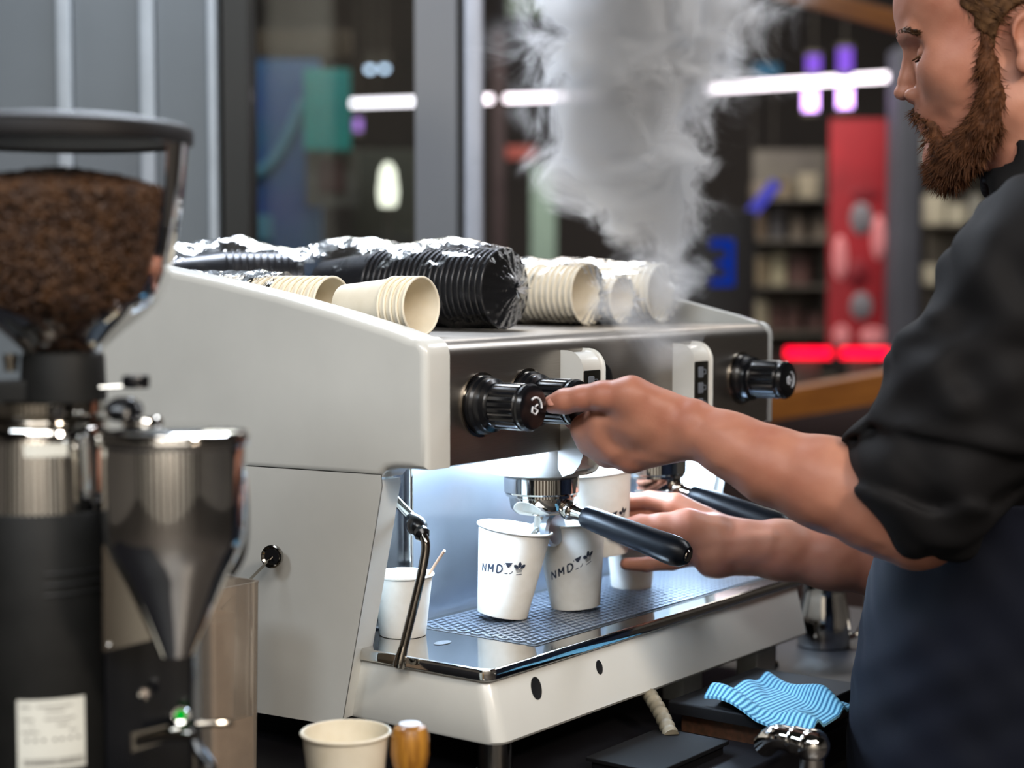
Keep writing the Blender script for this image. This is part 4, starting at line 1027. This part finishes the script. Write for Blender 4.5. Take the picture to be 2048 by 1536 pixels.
shirt += chain([((.64, -.50, 1.385), .078), (K(2010, 860, .625), .072)], .03) + [capped(K(2010, 860, .625), cr1, .068, .062, .02)]
colc = H(-.036, 0, -.138)
shirt += [torus(colc, hu * 1.0 - hf * .28, .069, .0085, .010, sq=3.0)]
inner_neck = [cone(H(-.022, 0, -.09), H(-.048, 0, -.175), .0615, .062, .004, 'sub')]
def fold(p):
    x, y, z = p[..., 0], p[..., 1], p[..., 2]
    return .0032 * np.sin(z * 46 + x * 60 - y * 40 + 2.2 * np.sin(y * 24 + z * 11)) + .0018 * np.sin(z * 95 - y * 80 + 2 * np.sin(x * 50)) + .0022 * np.sin((y + z) * 70 + 3 * np.sin(z * 19))
def shirt_post(p, d):
    q = p - np.array(cuf1); near = np.exp(-(vlen(q) / .11) ** 2)
    twist = .0062 * np.sin(vlen(p - np.array(cuf0)) * 190 + 2.5 * np.sin(p[..., 2] * 60)) * near
    return d + fold(p) + twist
so = obj('shirt', None, None, person, mesh=sdf_mesh('shirt', shirt + inner_neck, .0036, SHIRT, shirt_post, origin=PO)); so['label'] = 'dark charcoal shirt with rolled sleeves'
ap = [torso_prim(.009)]
def apron_post(p, d):
    x, y, z = p[..., 0], p[..., 1], p[..., 2]
    shell = np.maximum(d + .35 * fold(p), -(d + .006))
    back = np.where(z > 1.19, np.where(z > 1.30, -1, -.47 - y), -.60 - y); strap = (np.abs(np.abs(x - .44) - .105) - .016)
    bib = np.where(z > 1.19, np.abs(x - .44) - .125, -1); top = np.where(z > 1.39, strap, -1)
    return np.maximum(np.maximum(shell, back), np.maximum(np.maximum(top, bib), np.where((y < -.5) & (z > 1.25), strap, -1)))
ao = obj('apron', None, None, person, mesh=sdf_mesh('apron', ap, .0036, APRON, apron_post, origin=PO)); ao['label'] = 'navy blue apron'
# trousers and shoes carry the figure to the floor
tr_ = []
for s in (-1, 1): tr_ += chain([((.44 + s * .09, -.43, .62), .095), ((.44 + s * .10, -.41, .48), .075), ((.44 + s * .10, -.43, .09), .055)], .02)
obj('trousers', None, None, person, mesh=sdf_mesh('trousers', tr_ + [cone((.40, -.43, .68), (.48, -.43, .68), .13, .13, .03)], .008, TROUSER, None, origin=PO))
for s in (-1, 1):
    sh_ = [ell((.44 + s * .11, -.36, .045), (.048, .13, .05), .01), ell((.44 + s * .10, -.45, .06), (.045, .06, .06), .01)]
    def shoe_post(p, d): return np.maximum(d, .002 - p[..., 2])
    obj('shoe', None, None, person, mesh=sdf_mesh('shoe', sh_, .006, BLACK, shoe_post, origin=PO))

# ================================================================== the mall hall behind, far out of focus
TEAL = mat('teal_panel', '12968c', .6, 0, mottle='0f7470', scale=4)
POSTER = mat('blue_mural', '2c4480', .6, 0, mottle='1c5878', scale=3.5)
PALEB = mat('pale_blue', '4f7f92', .6)
DRED = mat('dark_red', '3a1712', .6)
SHELF = mat('shelf_grey', '4a4640', .6, 0, mottle='5a564c', scale=4)
mural = hbox('wall_mural', 496, 118, 640, 640, 6.2, .05, POSTER, 'dark blue mural board with a pale curved stroke behind the window', 'mural')
pts = []
for k in range(13):
    t = k / 12; px_ = 500 + 105 * t; py_ = 352 - 20 * t - 130 * t ** 2.2
    pts.append(Vector(hall(px_, py_, 6.19)) - Vector(mural['_h']))
obj('painted_stroke', G().tube(pts, .022, 8), PALEB, mural)
hbox('painted_patch', 505, 430, 545, 480, 6.2, .02, PALEB, parent=mural, out=.02)
hbox('banner', 608, 138, 700, 300, 6.0, .02, TEAL, 'plain teal hanging banner behind the window', 'banner')
fr = hbox('picture_frame', 612, 300, 715, 412, 6.05, .03, SHELF, 'grey framed dark red picture behind the window', 'picture')
hbox('picture', 637, 316, 690, 386, 6.05, .02, DRED, parent=fr, out=.01)
lampw = glow('warm_lamp_glow', 'fffbe6', 2.3)
lp = thing('table_lamp', 'glowing white lamp on a stand seen through the window', 'lamp', hroot(*hall(776, 640, 5.6))); lp.rotation_euler = HALL_ROT
b0 = Vector(hall(776, 640, 5.6)); c0 = Vector(hall(776, 372, 5.6)) - b0
obj('shade', G().rev([(0, -.07), (.028, -.065), (.034, -.02), (.026, .05), (.012, .075), (0, .078)], 24, Matrix.Translation(c0)), lampw, lp)
obj('stand', G().tube([(0, 0, 0), c0 - Vector((0, 0, .06))], .012, 8), SHELF, lp)
obj('base', G().rev([(0, 0), (.09, 0), (.09, .01), (.02, .03), (0, .03)], 24), SHELF, lp)
for k, (x0, y0, x1, y1, c, nm) in enumerate([(705, 300, 830, 640, '3b3a2f', 'shop_wall'), (700, 470, 830, 660, '35302a', 'shop_counter'), (500, 60, 700, 112, '3a2a16', 'shop_fascia')]):
    hbox(nm, x0, y0, x1, y1, 6.4 - .1 * k, .06, mat('hall_tone', c, .7), ['olive shop wall panel behind the glowing lamp', 'brown shop counter below the glowing lamp', 'brown fascia board above the blue mural'][k], ['wall panel', 'counter', 'fascia'][k])

def tube_lamp(p0, p1, r, m, name, label, group=None, top=3.9):
    a, b = Vector(hall(*p0)), Vector(hall(*p1)); c = (a + b) / 2
    t = thing(name, label, 'lamp', hroot(*c), group); t.rotation_euler = HALL_ROT
    obj('tube', G().tube([a - c, b - c], r, 10), m, t)
    d = (b - a).normalized()
    for s, e in ((a, -d), (b, d)):
        obj('end_cap', G().tube([s - c, s - c + e * .02], r * 1.2, 10), SHELF, t)
    hk = max(a.z, b.z)
    for s in ((a.lerp(b, .1), a.lerp(b, .9)) if abs((b - a).x) > .05 else (b,)):
        obj('hanger', G().tube([s - c + Vector((0, 0, r)), Vector((s.x, s.y, top)) - c], .002, 6), SHELF, t)
    return t
LEDW = glow('led_tube_glow', 'fff2fa', 5.5)
tube_lamp((690, 207, 9.4), (1352, 186, 9.0), .017, LEDW, 'led_tube_lamp', 'long white tube lamp passing behind the grey pillar')
tube_lamp((1412, 177, 9.0), (1860, 148, 8.4), .02, LEDW, 'led_tube_lamp', 'long white tube lamp above the red banner')
PURP = glow('purple_glow', 'd9a8ff', 6.5); PURPD = glow('purple_dim_glow', '8a5ae0', 1.4)
for (x, y0, y1, m, lab) in [(1621, 180, 222, PURP, 'bright purple tube lamp at the shelving side of the red banner'), (1690, 176, 216, PURP, 'bright purple tube lamp over the red banner, nearer the grey pillar'),
                            (1627, 112, 146, PURPD, 'short dim violet lamp above the bright purple one at the shelving side'), (1690, 98, 146, PURPD, 'longer dim violet lamp above the bright purple one nearer the pillar')]:
    tube_lamp((x, y1, 8.2), (x, y0, 8.2), .035, m, 'purple_lamp', lab, 'purple lamps over the red banner', hall(x, 150, 8.2)[2] if m is PURP else 3.9)
tube_lamp((716, 262, 8.9), (716, 238, 8.9), .02, glow('lilac_glow', 'c38cf0', 1.5), 'purple_lamp', 'lilac lamp below the tube lamp beside the teal banner')
BUL = glow('bulb_glow', 'cfe4ff', 5.5); BUL2 = glow('bulb_bright_glow', 'e6f6ff', 16)
for x, y, m in ((740, 137, BUL), (769, 136, BUL), (1157, 110, BUL2), (1186, 108, BUL2)):
    c = Vector(hall(x, y, 10.2)); t = thing('ceiling_spot', 'twin white ceiling spot shining behind the steam' if x > 1000 else 'twin bluish ceiling spot seen through the window', 'lamp', hroot(*c), 'twin ceiling spots'); t.rotation_euler = HALL_ROT
    obj('bulb', G().ball((0, 0, 0), .022, 14), m, t); obj('housing', G().rev([(.024, .005), (.03, .03), (.03, .09), (0, .09)], 18), SHELF, t); obj('stem', G().tube([(0, 0, .09), (0, 0, 3.9 - c.z)], .008, 8), SHELF, t)

# red banner and its neighbours
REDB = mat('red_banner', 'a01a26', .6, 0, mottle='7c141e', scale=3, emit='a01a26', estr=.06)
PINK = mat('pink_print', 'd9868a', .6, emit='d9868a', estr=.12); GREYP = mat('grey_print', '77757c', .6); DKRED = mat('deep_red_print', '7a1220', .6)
rb = hbox('red_banner', 1656, 238, 1784, 694, 8.0, .03, REDB, 'tall red banner with pink and grey printed shapes', 'banner')
for x0, y0, x1, y1, m in [(1665, 470, 1695, 560, PINK), (1742, 430, 1772, 520, PINK), (1700, 405, 1745, 470, GREYP), (1700, 585, 1745, 640, GREYP), (1690, 520, 1740, 575, DKRED), (1666, 650, 1700, 690, PINK), (1720, 655, 1775, 690, PINK), (1700, 375, 1760, 400, DKRED)]:
    a, b = hall(x0, y1, 8.0), hall(x1, y0, 8.0)
    obj('printed_shape', G().rev([(0, .004), (.9, .004), (1, 0)], 24, frame(((a[0] + b[0]) / 2 - rb['_h'][0], -.001, (a[2] + b[2]) / 2 - rb['_h'][2]), (1, 0, 0), (0, 0, 1), (0, -1, 0)) @ Matrix.Diagonal(((b[0] - a[0]) / 2, (b[2] - a[2]) / 2, 1, 1))), m, rb)
REDL = glow('red_light_glow', 'ff0a30', 3.6)
for x0, x1 in ((1572, 1662), (1682, 1776)):
    a = hall(x0, 706, 6.6); b = hall(x1, 706, 6.6)
    t = thing('red_light_bar', 'glowing red light bar %s' % ('in front of the brown shelving' if x0 < 1600 else 'at the foot of the red banner'), 'light', hroot((a[0] + b[0]) / 2, 6.6, 0), 'red light bars'); t.rotation_euler = HALL_ROT
    wd = b[0] - a[0]; obj('light_bar', G().tube([(-wd / 2, 0, a[2]), (wd / 2, 0, a[2])], .021, 12), REDL, t)
    obj('stand', G().box((-.05, .03, 0), (.05, .07, a[2]), bev=.005), SHELF, t)
hbox('grey_pillar', 1788, 90, 1846, 1000, 7.4, .25, mat('bluegrey', '42454e', .6, 0, mottle='4c4f59', scale=3), 'blue-grey square pillar beside the red banner', 'pillar')
# shelving with goods
CNAME = {'6b5f4a': 'khaki', '8a836f': 'stone', '57493a': 'brown', '70665a': 'taupe', 'a09a80': 'cream', '4b4a4c': 'charcoal', '8b6d3a': 'mustard', '5a3f3a': 'maroon', '8c8b82': 'ash grey', 'a4a398': 'pale grey', '77786f': 'olive grey', '6b6f74': 'slate', 'b5b09c': 'cream', '5f6063': 'dark grey'}
for (x0, x1, y0, y1, dd, lab, rows) in [(1500, 1652, 300, 900, 8.6, 'brown shelving full of goods left of the red banner', (400, 480, 570, 660, 745)), (1850, 2120, 130, 900, 8.3, 'grey shelving full of pale goods behind the barista', (215, 330, 450, 570, 690))]:
    sh = hbox('shelving', x0, y0, x1, y1, dd + .3, .03, SHELF, lab, 'shelving')
    for yy in rows: hbox('shelf_board', x0, yy, x1, yy + 6, dd + .3, .3, SHELF, parent=sh, out=.3, bev=.002)
    for ri_, yy in enumerate(rows):
        x = x0 + 6
        while x < x1 - 26:
            wpx = random.randint(20, 42); hpx = random.randint(34, 66)
            c = random.choice(['6b5f4a', '8a836f', '57493a', '70665a', 'a09a80', '4b4a4c', '8b6d3a', '5a3f3a'] if x0 < 1700 else ['8c8b82', 'a4a398', '77786f', '6b6f74', 'b5b09c', '5f6063'])
            hbox('goods_box', x, yy - hpx, x + wpx, yy - 1, dd + .12, .12, MATS.get('goods' + c) or mat('goods' + c, c, .6),
                 '%s carton standing on the %s shelf of the %s shelving' % (CNAME[c], ('top', 'second', 'middle', 'fourth', 'lowest')[ri_], 'brown' if x0 < 1700 else 'grey'), 'carton', 'goods on the %s shelving' % ('brown' if x0 < 1700 else 'grey'))
            x += wpx + random.randint(3, 16)
# dark sign with a blue numeral, blue stick lamp
sg = hbox('sign_board', 1388, 420, 1512, 660, 6.8, .05, mat('sign_black', '0c0d12', .5), 'black sign board with a blue glowing figure', 'sign')
BLUEG = glow('blue_glow', '1040c0', .55)
for x0, y0, x1, y1 in ((1452, 478, 1468, 572), (1420, 478, 1468, 496), (1432, 520, 1468, 534), (1420, 556, 1468, 572)):
    hbox('figure_stroke', x0, y0, x1, y1, 6.8, .012, BLUEG, parent=sg, out=.012, bev=.002)
tube_lamp((1500, 428, 7.5), (1552, 366, 7.5), .026, glow('violet_stick', '5a5ad8', .75), 'stick_lamp', 'slanting blue-violet stick lamp above the black sign')
# timber beam overhead and timber ledge
TIMBER = mat('amber_timber', 'a8682a', .45, 0, mottle='8a5220', scale=6, stretch=(1, 6, 6))
def hbar(name, p0, p1, wz, wy, m, label, cat):
    a, b = Vector(hall(*p0)), Vector(hall(*p1)); d = b - a; c = (a + b) / 2
    L_ = d.length; q = Vector((1, 0, 0)).rotation_difference(d.normalized()).to_matrix().to_4x4()
    o = obj(name, G().box((-L_ / 2, -wy / 2, -wz), (L_ / 2, wy / 2, 0), bev=.006), m, loc=hroot(*c))
    o.rotation_euler = (HALL.to_3x3().to_4x4() @ q).to_euler(); return tag(o, label, cat)
hbar('timber_ledge', (1380, 812, 4.6), (2150, 672, 3.9), .07, .28, TIMBER, 'amber timber ledge running behind the machine towards the barista', 'ledge')
hb = hbox('ledge_front', 1440, 800, 2100, 1400, 4.9, .1, mat('maroon_board', '35211f', .7, 0, mottle='3d2a28', scale=3), 'dark maroon panel below the timber ledge', 'panel')
hbar('timber_beam', (1560, -40, 5.5), (1860, 40, 5.2), .06, .06, TIMBER, 'amber timber beam high above the barista', 'beam')
# odds and ends left of the steam
hbox('notice', 1012, 292, 1072, 318, 8.8, .02, mat('red_notice', '7a3026', .6, emit='7a3026', estr=.1), 'small red notice board right of the pillar', 'notice')
hbox('display_column', 1062, 330, 1112, 640, 8.6, .2, mat('pale_green', '6f8478', .6), 'pale green display column behind the steam', 'column')
hbox('dark_door', 985, 60, 1010, 900, 9, .05, mat('maroon_dark', '2a1a1c', .7), 'dark maroon door edge beside the pillar', 'door')
hbox('ceiling_panel', 1015, -60, 1100, 32, 9.2, .05, mat('greenish_panel', '4a5a4a', .6), 'dull green ceiling panel above the steam', 'panel')
hbox('turquoise_sign', 1506, 128, 1560, 152, 8.8, .03, glow('turquoise_glow', '1a7fa8', .55), 'small turquoise sign just above the tube lamp', 'sign')

# ================================================================== steam rising from the machine
def steam_mat():
    m = bpy.data.materials.new('steam'); m.use_nodes = True; nt = m.node_tree; N = nt.nodes; L = nt.links; N.clear()
    out = N.new('ShaderNodeOutputMaterial'); vol = N.new('ShaderNodeVolumePrincipled')
    vol.inputs['Color'].default_value = (.98, .985, 1, 1); vol.inputs['Anisotropy'].default_value = .25; vol.inputs['Density Attribute'].default_value = ''
    L.new(vol.outputs[0], out.inputs['Volume'])
    tc = N.new('ShaderNodeTexCoord')
    def math_(op, a, b=None, c=None, cl=False):
        n = N.new('ShaderNodeMath'); n.operation = op; n.use_clamp = cl
        for i, v in enumerate((a, b, c)):
            if v is None: continue
            if isinstance(v, (int, float)): n.inputs[i].default_value = v
            else: L.new(v, n.inputs[i])
        return n.outputs[0]
    def ramp(v, a, b, c=0, d=1, kind='SMOOTHSTEP'):
        n = N.new('ShaderNodeMapRange'); n.interpolation_type = kind; L.new(v, n.inputs[0])
        for i, q in zip((1, 2, 3, 4), (a, b, c, d)): n.inputs[i].default_value = q
        return n.outputs[0]
    # domain warp
    n1 = N.new('ShaderNodeTexNoise'); n1.inputs['Scale'].default_value = 7; n1.inputs['Detail'].default_value = 1; L.new(tc.outputs['Object'], n1.inputs['Vector'])
    sub = N.new('ShaderNodeVectorMath'); sub.operation = 'SUBTRACT'; L.new(n1.outputs['Color'], sub.inputs[0]); sub.inputs[1].default_value = (.5, .5, .5)
    sc = N.new('ShaderNodeVectorMath'); sc.operation = 'SCALE'; sc.inputs['Scale'].default_value = .16; L.new(sub.outputs[0], sc.inputs[0])
    ad = N.new('ShaderNodeVectorMath'); ad.operation = 'ADD'; L.new(tc.outputs['Object'], ad.inputs[0]); L.new(sc.outputs[0], ad.inputs[1])
    sep = N.new('ShaderNodeSeparateXYZ'); L.new(ad.outputs[0], sep.inputs[0]); x, y, z = sep.outputs
    # centre line drifts and the plume widens with height (object axes: x across, y depth, z up)
    cx = N.new('ShaderNodeFloatCurve'); cm = cx.mapping.curves[0]
    L.new(ramp(z, 0, .62, 0, 1, 'LINEAR'), cx.inputs[1])
    cm.points[0].location = (0, .5); cm.points[1].location = (1, .52)
    for p in STEAM_C: cm.points.new(*p)
    rr = N.new('ShaderNodeFloatCurve'); rm = rr.mapping.curves[0]; L.new(ramp(z, 0, .62, 0, 1, 'LINEAR'), rr.inputs[1])
    rm.points[0].location = (0, .2); rm.points[1].location = (1, .9)
    for p in STEAM_R: rm.points.new(*p)
    cxm = math_('MULTIPLY', math_('SUBTRACT', cx.outputs[0], .5), .6)
    dx = math_('DIVIDE', math_('SUBTRACT', x, cxm), math_('MULTIPLY', rr.outputs[0], .2))
    dy = math_('DIVIDE', y, math_('MULTIPLY', rr.outputs[0], .12))
    dist = math_('SQRT', math_('ADD', math_('MULTIPLY', dx, dx), math_('MULTIPLY', dy, dy)))
    body_ = ramp(dist, 1.0, .25)
    n2 = N.new('ShaderNodeTexNoise'); n2.inputs['Scale'].default_value = 17; n2.inputs['Detail'].default_value = 5.5; n2.inputs['Roughness'].default_value = .70; n2.inputs['Distortion'].default_value = .35; L.new(ad.outputs[0], n2.inputs['Vector'])
    wis = ramp(math_('ADD', n2.outputs[0], math_('MULTIPLY', body_, .20)), .50, .80)
    dens = math_('MULTIPLY', math_('MULTIPLY', wis, ramp(dist, 1.15, .75)), STEAM_D)
    fadeb = math_('MULTIPLY', ramp(z, -.01, .05), ramp(z, STEAM_T, STEAM_T - .10)); L.new(math_('MULTIPLY', dens, fadeb), vol.inputs['Density'])
    m.cycles.volume_sampling = 'MULTIPLE_IMPORTANCE' if hasattr(m.cycles, 'volume_sampling') else 'DISTANCE'
    m.volume_intersection_method = 'ACCURATE' if hasattr(m, 'volume_intersection_method') else None
    return m
def domain(box):                                              # closed flaring hull that encloses the plume
    (x0, y0, z0), (x1, y1, z1) = box; lv = [(0, .42), (.22, .55), (.45, .80), (.7, 1), (1, 1)]; vs = []
    for t, k in lv: vs += [(x * k, y * k, z0 + (z1 - z0) * t) for x, y in ((x0, y0), (x1, y0), (x1, y1), (x0, y1))]
    fs = [(4 * i + j, 4 * i + (j + 1) % 4, 4 * i + 4 + (j + 1) % 4, 4 * i + 4 + j) for i in range(len(lv) - 1) for j in range(4)]
    return G().add(vs, fs + [(3, 2, 1, 0), tuple(range(4 * len(lv) - 4, 4 * len(lv)))])
def steam(px_, py_, d, box, C_, R_, Dn, label):
    global STEAM_C, STEAM_R, STEAM_D, STEAM_T
    STEAM_T = box[1][2] - .005
    STEAM_C, STEAM_R, STEAM_D = C_, R_, Dn
    o = obj('steam', domain(box), steam_mat(), loc=tuple(pD(d, px_, py_)), smooth=0); o.rotation_euler = HALL_ROT
    tag(o, label, 'steam', kind='stuff')
steam(1300, 640, 2.25, ((-.28, -.12, -.01), (.28, .12, .62)), [(.08, .53), (.15, .533), (.26, .467), (.42, .457), (.58, .488), (.68, .5)], [(.1, .26), (.15, .36), (.26, .60), (.42, .70), (.55, .98), (.68, 1.0)], 64, 'billowing white steam rising behind the wrapped cups')
steam(1290, 770, 1.97, ((-.10, -.05, -.01), (.10, .05, .17)), [(.1, .5), (.2, .52)], [(.05, .3), (.1, .42), (.2, .4), (.27, .2)], 22, 'thin veil of steam drifting up in front of the steel front')

for o in SC.objects:
    if '_h' in o: del o['_h']
